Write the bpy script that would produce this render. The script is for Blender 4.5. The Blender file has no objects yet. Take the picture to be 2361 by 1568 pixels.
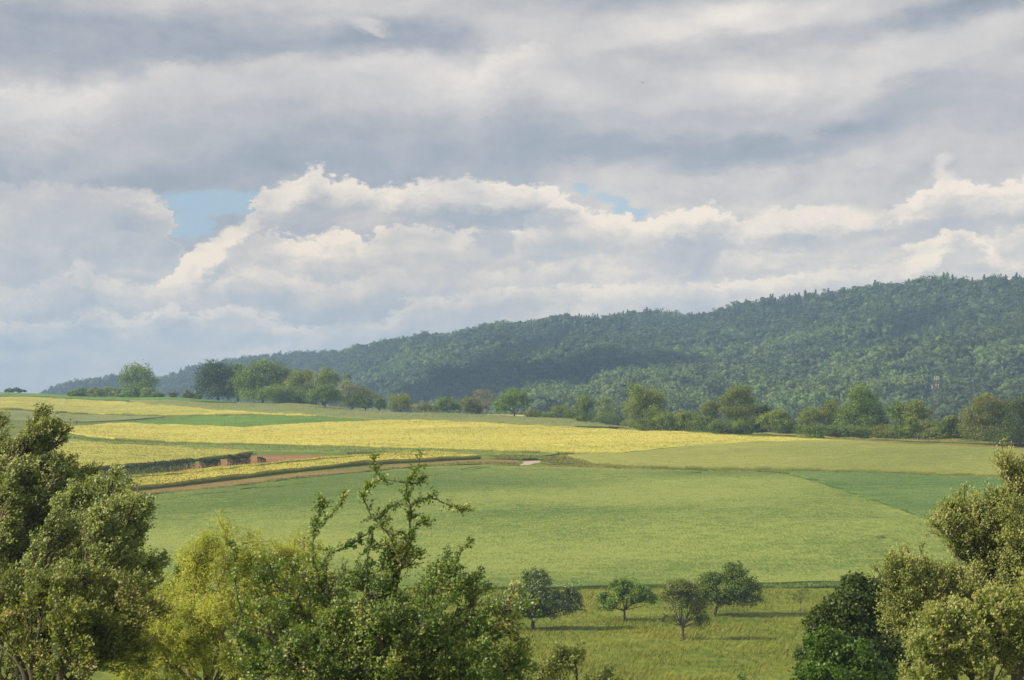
import bpy, math, random
import numpy as np
from mathutils import Vector, Matrix
from mathutils.geometry import delaunay_2d_cdt

S = bpy.context.scene
COL = S.collection
RNG = np.random.default_rng(11)
random.seed(5)
F = 4735.0; CX = 1180.5; H0 = 900.0; ZC = 28.0     # focal length, centre, horizon (picture units) and eye height

# ------------------------------------------------------------------ helpers
def tag(o, label=None, cat=None, group=None, kind=None):
    if label: o['label'] = label
    if cat: o['category'] = cat
    if group: o['group'] = group
    if kind: o['kind'] = kind
    return o

def mesh_obj(name, V, faces, mats, parent=None, attrs=None, smooth=False, fmat=None, origin=None):
    """faces: list of (N,k) int arrays (one array per face size)."""
    V = np.asarray(V, dtype=np.float32)
    if origin is not None:
        V = V - np.asarray(origin, dtype=np.float32)
    me = bpy.data.meshes.new(name)
    loops = np.concatenate([f.ravel() for f in faces]).astype(np.int32)
    tot = np.concatenate([np.full(len(f), f.shape[1]) for f in faces]).astype(np.int32)
    start = np.concatenate([[0], np.cumsum(tot)[:-1]]).astype(np.int32)
    me.vertices.add(len(V)); me.vertices.foreach_set('co', V.ravel())
    me.loops.add(len(loops)); me.loops.foreach_set('vertex_index', loops)
    me.polygons.add(len(tot)); me.polygons.foreach_set('loop_start', start)
    try: me.polygons.foreach_set('loop_total', tot)
    except Exception: pass
    if fmat is not None: me.polygons.foreach_set('material_index', np.asarray(fmat, dtype=np.int32))
    me.update(calc_edges=True)
    me.polygons.foreach_set('use_smooth', np.full(len(tot), smooth, dtype=bool))
    if attrs:
        for k, a in attrs.items():
            at = me.attributes.new(k, 'FLOAT', 'POINT'); at.data.foreach_set('value', np.asarray(a, dtype=np.float32))
    for m in (mats if isinstance(mats, (list, tuple)) else [mats]): me.materials.append(m)
    o = bpy.data.objects.new(name, me); COL.objects.link(o)
    if parent is not None: o.parent = parent
    if origin is not None and parent is None: o.location = origin
    return o

def empty(name, loc):
    o = bpy.data.objects.new(name, None); COL.objects.link(o); o.location = loc; o.empty_display_size = .5
    return o

class Tubes:
    def __init__(s): s.V = []; s.Fq = []; s.n = 0
    def add(s, pts, rad, k=6):
        pts = np.asarray(pts, float); rad = np.asarray(rad, float); n = len(pts)
        if n < 2: return
        t = np.gradient(pts, axis=0); t /= np.linalg.norm(t, axis=1, keepdims=True) + 1e-9
        up = np.array([0.3, .2, 1.]) if abs(t[0, 2]) < .8 else np.array([1., .3, 0])
        a = np.cross(t, up); a /= np.linalg.norm(a, axis=1, keepdims=True) + 1e-9
        b = np.cross(t, a)
        th = np.arange(k) * 2 * math.pi / k
        ring = pts[:, None] + rad[:, None, None] * (a[:, None] * np.cos(th)[None, :, None] + b[:, None] * np.sin(th)[None, :, None])
        s.V.append(ring.reshape(-1, 3))
        i = np.arange(n - 1)[:, None] * k; j = np.arange(k)[None]; j2 = (j + 1) % k
        s.Fq.append(np.stack([i + j, i + j2, i + k + j2, i + k + j], -1).reshape(-1, 4) + s.n)
        s.n += n * k
    def build(s, name, mat, parent=None, origin=None):
        return mesh_obj(name, np.concatenate(s.V), [np.concatenate(s.Fq)], mat, parent, smooth=True, origin=origin)

def unit(v):
    return v / (np.linalg.norm(v, axis=-1, keepdims=True) + 1e-9)

def leaf_quads(C, L, W, D=None, N=None, rng=RNG, spread=1.0):
    """rhombic leaves: centres C, length L, width W, axis direction D (n,3), normal N"""
    n = len(C)
    if D is None: D = unit(rng.normal(size=(n, 3)))
    else: D = unit(D + spread * rng.normal(size=(n, 3)) * .5)
    R = rng.normal(size=(n, 3)) if N is None else N + rng.normal(size=(n, 3)) * .6
    B = unit(np.cross(D, R))
    L = (L * (0.7 + 0.6 * rng.random(n)))[:, None]; W = (W * (0.7 + 0.6 * rng.random(n)))[:, None]
    P = np.stack([C - D * L * .5, C + B * W * .5 - D * L * .08, C + D * L * .5, C - B * W * .5 - D * L * .08], 1)
    return P.reshape(-1, 3), np.arange(n * 4).reshape(-1, 4)

_K = [(RNG.normal(size=(14, 3)), RNG.random(14) * 6.28) for _ in range(6)]
def nz(P, scale, seed=0):
    """cheap smooth noise, about -1..1"""
    K, ph = _K[seed % 6]
    P = np.asarray(P, float) / scale
    return np.sin(P @ K.T * 2.2 + ph).sum(-1) / 3.8

# ------------------------------------------------------------------ terrain
def ry(y, d): return ZC + (H0 - y) * d / F           # height of what shows at picture height y at distance d
CAN = 18.0                                            # canopy height of the far wood
near = [(-300, 26), (0, 24), (20, 18), (42, 13), (70, 9), (100, 5.5), (150, 2), (200, .5), (240, 0), (290, .3)]
cols = {
 -100: [(1145, 400), (1090, 455), (1030, 540), (1000, 640), (985, 720), (945, 850), (918, 980), (906, 1080)],
 0: [(1145, 400), (1090, 455), (1030, 540), (1000, 640), (985, 720), (945, 850), (916, 980), (905, 1080)],
 200: [(1145, 400), (1100, 440), (1070, 475), (1025, 550), (1010, 610), (977, 780), (957, 850), (925, 960), (913, 1040)],
 400: [(1150, 400), (1135, 412), (1105, 440), (1065, 490), (1035, 550), (1023, 590), (982, 740), (962, 810), (938, 880), (917, 960)],
 700: [(1150, 395), (1100, 440), (1083, 458), (1060, 490), (1048, 520), (1030, 560), (983, 690), (961, 760), (930, 870)],
 1000: [(1150, 390), (1077, 465), (1065, 480), (1047, 510), (1040, 530), (975, 670), (955, 760)],
 1300: [(1200, 355), (1075, 470), (1050, 510), (989, 630), (965, 720), (955, 850)],
 1600: [(1200, 350), (1085, 455), (1035, 520), (1003, 570), (993, 600)],
 1900: [(1200, 345), (1092, 440), (1020, 520), (1006, 555)],
 2200: [(1200, 345), (1103, 425), (1030, 490), (1018, 520)],
 2461: [(1200, 340), (1112, 410), (1042, 470), (1030, 500)],
}
wood = {   # canopy line of the wooded hill: (distance, picture height)
 -400: [(3000, 960), (3600, 960)], 40: [(3000, 930), (3600, 940)], 110: [(3000, 903), (3600, 915)], 200: [(3000, 880), (3600, 900)],
 270: [(3000, 865), (3400, 880)], 320: [(3050, 872), (3300, 885)], 380: [(2900, 900), (3350, 868)], 430: [(2700, 905), (3300, 857)], 560: [(2500, 905), (3200, 827)],
 660: [(2400, 905), (3100, 814)], 800: [(2200, 910), (3000, 808)], 880: [(2000, 920), (2900, 784)],
 1000: [(1700, 925), (2750, 765)], 1130: [(1500, 930), (2650, 753)], 1230: [(1300, 925), (1500, 897), (1700, 890), (2550, 744)],
 1400: [(1250, 935), (1420, 884), (1600, 890), (2450, 727)], 1600: [(1200, 950), (1420, 882), (1600, 884), (2350, 716)],
 1800: [(1150, 960), (1400, 888), (1550, 880), (2200, 690)], 2000: [(1100, 965), (1400, 882), (2100, 674)],
 2200: [(1050, 970), (1350, 877), (2000, 650)], 2361: [(1000, 975), (1300, 882), (1950, 650)], 2700: [(950, 980), (1250, 880), (1850, 640)],
}
def pchip(x, y, xi):
    x = np.asarray(x, float); y = np.asarray(y, float)
    h = np.diff(x); dl = np.diff(y) / h
    m = np.zeros_like(y); m[0] = dl[0]; m[-1] = dl[-1]
    for i in range(1, len(x) - 1):
        if dl[i - 1] * dl[i] > 0:
            w1 = 2 * h[i] + h[i - 1]; w2 = h[i] + 2 * h[i - 1]
            m[i] = (w1 + w2) / (w1 / dl[i - 1] + w2 / dl[i])
    k = np.clip(np.searchsorted(x, xi) - 1, 0, len(x) - 2)
    t = np.clip((xi - x[k]) / h[k], 0, 1); hk = h[k]
    return (2*t**3-3*t**2+1)*y[k] + (t**3-2*t**2+t)*hk*m[k] + (-2*t**3+3*t**2)*y[k+1] + (t**3-t**2)*hk*m[k+1]

DG = np.concatenate([np.arange(-300, 0, 20), np.arange(0, 1200, 4), np.arange(1200, 4000, 12), np.arange(4000, 6601, 100)]).astype(float)
UG = np.arange(-400, 2761, 20).astype(float)
def near_z(us):                                         # field part on DG up to the crest and its fall
    ks = sorted(cols); Z = []
    for k in ks:
        pts = list(near) + [(d, ry(y, d)) for y, d in cols[k]]
        d, z = pts[-1]
        s = (ZC - z) / d
        pts += [(d + 60, z - s * 60 - 1.5), (d + 200, z - s * 200 - 6), (d + 400, z - s * 400 - 10)]
        Z.append((pts, pts[-1]))
    return ks, Z
_ks, _Z = near_z(UG)
_wk = sorted(wood)
TAB = np.zeros((len(UG), len(DG)))
colprof = []
for pts, last in _Z: colprof.append((pchip([p[0] for p in pts], [p[1] for p in pts], np.minimum(DG, last[0])), last))
woodprof = []
for k in _wk:
    w = [(d, ry(y, d) - CAN) for d, y in wood[k]]
    w = [(w[0][0] - 120, w[0][1] - 5)] + w + [(w[-1][0] + 150, w[-1][1] - 4), (w[-1][0] + 600, w[-1][1] - 60), (6600, -60)]
    woodprof.append((np.interp(DG, [a for a, _ in w], [b for _, b in w]), w[0][0]))
for i, u in enumerate(UG):
    uc = np.clip(u, _ks[0], _ks[-1]); j = min(max(np.searchsorted(_ks, uc) - 1, 0), len(_ks) - 2)
    t = (uc - _ks[j]) / (_ks[j+1] - _ks[j])
    zf = colprof[j][0] * (1-t) + colprof[j+1][0] * t
    d1 = colprof[j][1][0] * (1-t) + colprof[j+1][1][0] * t
    uc = np.clip(u, _wk[0], _wk[-1]); j = min(max(np.searchsorted(_wk, uc) - 1, 0), len(_wk) - 2)
    t = (uc - _wk[j]) / (_wk[j+1] - _wk[j])
    zw = woodprof[j][0] * (1-t) + woodprof[j+1][0] * t
    d2 = woodprof[j][1] * (1-t) + woodprof[j+1][1] * t
    b = np.clip((DG - d1) / max(d2 - d1, 60), 0, 1); b = b*b*(3-2*b)
    TAB[i] = zf * (1-b) + zw * b
ker = np.array([1, 2, 3, 2, 1.]) / 9
for _ in range(2):
    P_ = np.pad(TAB, ((2, 2), (0, 0)), mode='edge')
    TAB = sum(ker[k] * P_[k:k + len(UG)] for k in range(5))
P_ = np.pad(TAB, ((0, 0), (2, 2)), mode='edge')
TAB = sum(ker[k] * P_[:, k:k + len(DG)] for k in range(5))

def ground(X, Y):
    X = np.atleast_1d(np.asarray(X, float)); Y = np.atleast_1d(np.asarray(Y, float))
    u = np.clip(CX + F * X / np.maximum(Y, 60), UG[0], UG[-1] - .01)
    fi = (u - UG[0]) / 20; i = fi.astype(int); ti = fi - i
    d = np.clip(Y, DG[0], DG[-1] - .01); j = np.clip(np.searchsorted(DG, d, side='right') - 1, 0, len(DG) - 2)
    tj = (d - DG[j]) / (DG[j+1] - DG[j])
    z = (TAB[i, j]*(1-tj) + TAB[i, j+1]*tj)*(1-ti) + (TAB[i+1, j]*(1-tj) + TAB[i+1, j+1]*tj)*ti
    P = np.stack([X, Y, 0*X], -1)
    far = np.clip((Y - 1150) / 300, 0, 1)
    z = z + .12 * nz(P, 28, 1) * np.clip(Y / 200, 0, 1) + far * (3.5 * nz(P, 170, 2) + 1.5 * nz(P, 70, 3)) * np.clip((4000 - Y) / 800, 0, 1)
    return z

def G(px, py, dmin=150, dmax=1200):
    """ground point that shows at picture position px, py (first hit walking away from the eye)"""
    dmax = min(dmax, float(np.interp(px, sorted(cols), [cols[k][-1][1] for k in sorted(cols)])) + 40)
    d = np.arange(dmin, dmax, 1.0)
    X = (px - CX) * d / F
    ys = H0 + (ZC - ground(X, d)) * F / d
    k = np.argmax(ys <= py) if (ys <= py).any() else int(np.argmin(ys))
    return np.array([X[k], d[k], float(ground(X[k], d[k])[0])])
def PT(px, py, d): return np.array([(px - CX) * d / F, d, ZC + (H0 - py) * d / F])

# ------------------------------------------------------------------ materials
def NT(name):
    m = bpy.data.materials.new(name); m.use_nodes = True
    nt = m.node_tree; nt.nodes.clear()
    return m, nt
class N:
    """tiny node-expression helper"""
    def __init__(s, nt): s.nt = nt
    def node(s, typ, **kw):
        n = s.nt.nodes.new(typ)
        for k, v in kw.items(): setattr(n, k, v)
        return n
    def link(s, a, b): s.nt.links.new(a, b)
    def put(s, sock, v):
        if isinstance(v, bpy.types.NodeSocket): s.link(v, sock)
        elif v is not None: sock.default_value = v
    def math(s, op, a, b=None, c=None, clamp=False):
        n = s.node('ShaderNodeMath', operation=op, use_clamp=clamp)
        s.put(n.inputs[0], a); s.put(n.inputs[1], b)
        if c is not None: s.put(n.inputs[2], c)
        return n.outputs[0]
    def vmath(s, op, a, b=None, sc=None):
        n = s.node('ShaderNodeVectorMath', operation=op)
        s.put(n.inputs[0], a); s.put(n.inputs[1], b)
        if sc is not None: s.put(n.inputs['Scale'], sc)
        return n.outputs['Value'] if op in ('LENGTH', 'DOT_PRODUCT') else n.outputs['Vector']
    def noise(s, vec, scale, detail=3, rough=.5, dist=0, col=False):
        n = s.node('ShaderNodeTexNoise')
        s.put(n.inputs['Vector'], vec); n.inputs['Scale'].default_value = scale
        n.inputs['Detail'].default_value = detail; n.inputs['Roughness'].default_value = rough; n.inputs['Distortion'].default_value = dist
        return n.outputs['Color'] if col else n.outputs['Fac']
    def mix(s, f, a, b, mode='MIX'):
        n = s.node('ShaderNodeMix', data_type='RGBA', blend_type=mode)
        s.put(n.inputs[0], f); s.put(n.inputs[6], a); s.put(n.inputs[7], b)
        return n.outputs[2]
    def fmix(s, f, a, b):
        n = s.node('ShaderNodeMix', data_type='FLOAT')
        s.put(n.inputs[0], f); s.put(n.inputs[2], a); s.put(n.inputs[3], b)
        return n.outputs[0]
    def rng(s, v, a, b, c=0., d=1., smooth=False):
        n = s.node('ShaderNodeMapRange'); n.clamp = True
        if smooth: n.interpolation_type = 'SMOOTHSTEP'
        s.put(n.inputs[0], v)
        for i, x in zip((1, 2, 3, 4), (a, b, c, d)): s.put(n.inputs[i], x)
        return n.outputs[0]
    def ramp(s, f, stops):
        n = s.node('ShaderNodeValToRGB'); e = n.color_ramp.elements
        while len(e) < len(stops): e.new(.5)
        for k, (p, c) in zip(e, stops): k.position = p; k.color = (*c, 1)
        s.put(n.inputs[0], f)
        return n.outputs[0]
    def attr(s, name):
        return s.node('ShaderNodeAttribute', attribute_name=name).outputs['Fac']

def c4(c): return (c[0], c[1], c[2], 1.0)

def leaf_mat(name, dark, light, trans=.35, rough=.5, nscale=.35, warm=None, spec=.3):
    m, nt = NT(name); n = N(nt)
    tc = n.node('ShaderNodeTexCoord').outputs['Object']
    a = n.attr('tint')
    big = n.noise(tc, nscale, 2)
    f = n.math('MULTIPLY_ADD', big, 1.3, n.math('MULTIPLY_ADD', a, .8, -.55), clamp=True)
    c = n.mix(f, c4(dark), c4(light))
    if warm: c = n.mix(n.rng(a, .86, .93), c, c4(warm))
    oi = n.node('ShaderNodeObjectInfo').outputs['Random']
    hs = n.node('ShaderNodeHueSaturation'); n.put(hs.inputs['Color'], c)
    n.put(hs.inputs['Value'], n.rng(oi, 0, 1, .85, 1.15)); n.put(hs.inputs['Hue'], n.rng(oi, 0, 1, .49, .51))
    c = hs.outputs[0]
    p = n.node('ShaderNodeBsdfPrincipled'); n.put(p.inputs['Base Color'], c)
    p.inputs['Roughness'].default_value = rough; p.inputs['Specular IOR Level'].default_value = spec
    t = n.node('ShaderNodeBsdfTranslucent')
    n.put(t.inputs['Color'], n.mix(1.0, c, (1.15, 1.2, .55, 1), 'MULTIPLY'))
    mx = n.node('ShaderNodeMixShader'); mx.inputs[0].default_value = trans
    n.link(p.outputs[0], mx.inputs[1]); n.link(t.outputs[0], mx.inputs[2])
    o = n.node('ShaderNodeOutputMaterial'); n.link(mx.outputs[0], o.inputs[0])
    return m

def bark_mat(name, a, b):
    m, nt = NT(name); n = N(nt)
    tc = n.node('ShaderNodeTexCoord').outputs['Object']
    mp = n.node('ShaderNodeMapping'); n.put(mp.inputs[0], tc); mp.inputs['Scale'].default_value = (5, 5, 1.2)
    f = n.noise(mp.outputs[0], 3, 5, .6)
    p = n.node('ShaderNodeBsdfPrincipled'); n.put(p.inputs['Base Color'], n.mix(n.rng(f, .35, .65), c4(a), c4(b)))
    p.inputs['Roughness'].default_value = .9
    bp = n.node('ShaderNodeBump'); n.put(bp.inputs['Height'], f); bp.inputs['Distance'].default_value = .03
    n.link(bp.outputs[0], p.inputs['Normal'])
    o = n.node('ShaderNodeOutputMaterial'); n.link(p.outputs[0], o.inputs[0])
    return m

def ground_mat(name, stops, s1=.05, s2=.9, fine=6., stretch=(1, 1), bump=.15, side=None, big=.5, rot=0, rough=.85, rows=0):
    """crop or soil: colour from layered noise; 'side' is the stem colour low on the standing crop"""
    m, nt = NT(name); n = N(nt)
    geo = n.node('ShaderNodeNewGeometry').outputs['Position']
    mp = n.node('ShaderNodeMapping'); n.put(mp.inputs[0], geo)
    mp.inputs['Rotation'].default_value = (0, 0, rot); mp.inputs['Scale'].default_value = (stretch[0], stretch[1], 1)
    v = mp.outputs[0]
    a = n.noise(v, s1, 3, .55); b = n.noise(v, s2, 4, .6); c = n.noise(n.vmath('MULTIPLY', geo, (1., .22, 1.)), fine * .42, 3, .7)
    f = n.math('ADD', n.math('MULTIPLY', a, big), n.math('MULTIPLY', b, .9 - big))
    f = n.math('MULTIPLY_ADD', c, .55, n.math('SUBTRACT', f, .225))
    if rows:
        w = n.node('ShaderNodeTexWave', wave_type='BANDS', bands_direction='Y'); n.put(w.inputs[0], v)
        w.inputs['Scale'].default_value = rows; w.inputs['Distortion'].default_value = 1.5; w.inputs['Detail'].default_value = 2
        f = n.math('MULTIPLY_ADD', n.math('SUBTRACT', w.outputs['Fac'], .5), .12, f)
    col = n.ramp(f, [(.5 + (p - .5) * .55, c) for p, c in stops])
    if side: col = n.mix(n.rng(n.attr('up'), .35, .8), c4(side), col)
    p = n.node('ShaderNodeBsdfPrincipled'); n.put(p.inputs['Base Color'], col); p.inputs['Roughness'].default_value = rough
    p.inputs['Specular IOR Level'].default_value = .1
    bp = n.node('ShaderNodeBump'); n.put(bp.inputs['Height'], n.math('ADD', n.math('MULTIPLY', b, .5), c)); bp.inputs['Distance'].default_value = bump; bp.inputs['Strength'].default_value = .8
    n.link(bp.outputs[0], p.inputs['Normal'])
    o = n.node('ShaderNodeOutputMaterial'); n.link(p.outputs[0], o.inputs[0])
    return m

def plain(name, c, rough=.7, metal=0):
    m, nt = NT(name); n = N(nt)
    tc = n.node('ShaderNodeTexCoord').outputs['Object']
    f = n.noise(tc, 8, 3)
    p = n.node('ShaderNodeBsdfPrincipled'); n.put(p.inputs['Base Color'], n.mix(f, c4([x*.8 for x in c]), c4([min(1, x*1.15) for x in c])))
    p.inputs['Roughness'].default_value = rough; p.inputs['Metallic'].default_value = metal
    o = n.node('ShaderNodeOutputMaterial'); n.link(p.outputs[0], o.inputs[0])
    return m

M = {}
def build_mats():
    g = ground_mat
    M['grass'] = g('grass', [(.2, (.065, .11, .012)), (.5, (.14, .175, .02)), (.8, (.22, .225, .035))], .06, .5, 4, bump=.2, big=.45)
    M['wheat'] = g('wheat', [(.32, (.085, .14, .028)), (.5, (.155, .208, .042)), (.68, (.235, .275, .065))], .02, .5, 7, bump=.18, side=(.12, .17, .045), big=.6, stretch=(.6, 1))
    M['wheat_dark'] = g('wheat_dark', [(.3, (.065, .125, .032)), (.5, (.11, .178, .042)), (.7, (.17, .225, .055))], .03, .5, 7, bump=.18, side=(.06, .11, .03), big=.5, stretch=(.5, 1.2), rot=.9)
    M['barley'] = g('barley', [(.25, (.15, .18, .04)), (.5, (.225, .25, .055)), (.75, (.31, .315, .08))], .02, .5, 7, bump=.16, side=(.13, .15, .04), stretch=(.5, 1))
    M['pale'] = g('pale', [(.15, (.14, .17, .055)), (.5, (.20, .225, .07)), (.85, (.27, .28, .09))], .02, .4, 5, bump=.16, side=(.12, .15, .04), stretch=(.5, 1))
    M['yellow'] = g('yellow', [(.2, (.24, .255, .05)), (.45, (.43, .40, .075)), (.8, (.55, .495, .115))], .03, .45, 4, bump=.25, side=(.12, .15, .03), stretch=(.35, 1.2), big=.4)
    M['yellow_dull'] = g('yellow_dull', [(.2, (.19, .22, .045)), (.48, (.36, .345, .065)), (.8, (.49, .45, .105))], .03, .45, 4, bump=.25, side=(.12, .15, .03), stretch=(.3, 1.2), big=.4)
    M['beet'] = g('beet', [(.2, (.075, .15, .02)), (.55, (.135, .23, .035)), (.85, (.2, .29, .05))], .04, .8, 5, bump=.2, side=(.05, .1, .02))
    M['soil'] = g('soil', [(.2, (.17, .085, .035)), (.5, (.25, .13, .06)), (.85, (.33, .19, .09))], .05, .9, 5, bump=.15, rows=.25)
    M['soil_green'] = g('soil_green', [(.25, (.12, .13, .03)), (.5, (.22, .15, .055)), (.8, (.3, .2, .09))], .05, 1.2, 5, bump=.15)
    M['verge'] = g('verge', [(.2, (.09, .13, .025)), (.5, (.18, .19, .04)), (.8, (.30, .25, .08))], .07, .8, 5, bump=.3, side=(.05, .07, .015))
    M['path'] = g('path', [(.2, (.34, .27, .21)), (.8, (.48, .4, .33))], .1, 1.5, 8, bump=.04)
    M['bark'] = bark_mat('bark', (.06, .05, .04), (.14, .11, .085))
    M['bark_pale'] = bark_mat('bark_pale', (.16, .12, .08), (.3, .24, .16))
    L = leaf_mat
    M['poplar'] = L('poplar_leaves', (.12, .17, .03), (.40, .45, .13), .36, .48, .5, spec=.5)
    M['poplar2'] = L('shrub_leaves', (.10, .16, .016), (.33, .39, .055), .36, .5, .6, warm=(.5, .47, .18), spec=.5)
    M['willow'] = L('willow_leaves', (.27, .31, .04), (.56, .56, .11), .5, .5, .5, spec=.3)
    M['pear'] = L('pear_leaves', (.07, .14, .018), (.25, .35, .05), .36, .48, .8, warm=(.5, .46, .16), spec=.5)
    M['olive'] = L('olive_leaves', (.14, .18, .03), (.40, .43, .11), .36, .5, .5, warm=(.42, .38, .16), spec=.5)
    M['dark'] = L('dark_leaves', (.035, .06, .008), (.10, .15, .022), .25, .5, .4)
    M['apple'] = L('apple_leaves', (.065, .125, .016), (.24, .33, .05), .3, .5, .6)
    M['apple2'] = L('apple_pale_leaves', (.10, .14, .03), (.25, .28, .07), .3, .5, .6)
    M['mid'] = L('mid_green_leaves', (.075, .14, .018), (.27, .36, .05), .3, .5, .25)
    M['lite'] = L('light_green_leaves', (.13, .19, .022), (.33, .38, .055), .35, .5, .3)
    M['pale_leaf'] = L('pale_leaves', (.16, .18, .08), (.34, .35, .17), .3, .5, .3)
    M['brown'] = L('brown_green_leaves', (.11, .145, .02), (.29, .31, .05), .3, .5, .3)
    M['fdec'] = L('broadleaf_canopy', (.042, .075, .022), (.115, .155, .048), .25, .6, .12)
    M['fdec2'] = L('light_and_sunlit_broadleaf', (.095, .155, .032), (.215, .285, .075), .25, .6, .12)  # lighter foliage; its colour also stands in for sun on the right slope
    M['fcon'] = L('conifer_canopy', (.03, .055, .03), (.07, .1, .045), .1, .6, .2)
    M['thuja'] = L('hedge_leaves', (.03, .045, .01), (.09, .11, .025), .15, .6, .5)
    M['steel'] = plain('steel', (.16, .165, .17), .7, .2)
    M['white_panel'] = plain('white_panel', (.55, .54, .52), .5)
    M['skin'] = plain('skin', (.5, .32, .24)); M['pink'] = plain('pink_cloth', (.75, .42, .36)); M['dark_cloth'] = plain('dark_cloth', (.05, .07, .06))
    M['hair'] = plain('grey_hair', (.5, .45, .4)); M['bird'] = plain('bird_feathers', (.03, .03, .03))
build_mats()

# ------------------------------------------------------------------ ground sheet
def build_ground():
    us = np.concatenate([np.arange(-9000, -500, 500), np.arange(-500, 2861, 14), np.arange(2900, 11500, 500)])
    ds = np.concatenate([np.arange(-295, 60, 20), np.arange(60, 1150, 5), np.arange(1150, 3700, 18), np.arange(3750, 6401, 150)])
    U, D = np.meshgrid(us, ds, indexing='ij')
    X = np.clip((U - CX) * np.maximum(D, 60) / F, -5000, 5000)
    Z = ground(X.ravel(), D.ravel())
    V = np.stack([X.ravel(), D.ravel(), Z], -1)
    a, b = len(us), len(ds)
    i = np.arange(a - 1)[:, None] * b + np.arange(b - 1)[None]
    Q = np.stack([i, i + b, i + b + 1, i + 1], -1).reshape(-1, 4)
    o = mesh_obj('ground', V, [Q], M['grass'], smooth=True)
    tag(o, 'green meadow ground and hills under the fields', None, None, 'structure')
build_ground()

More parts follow.
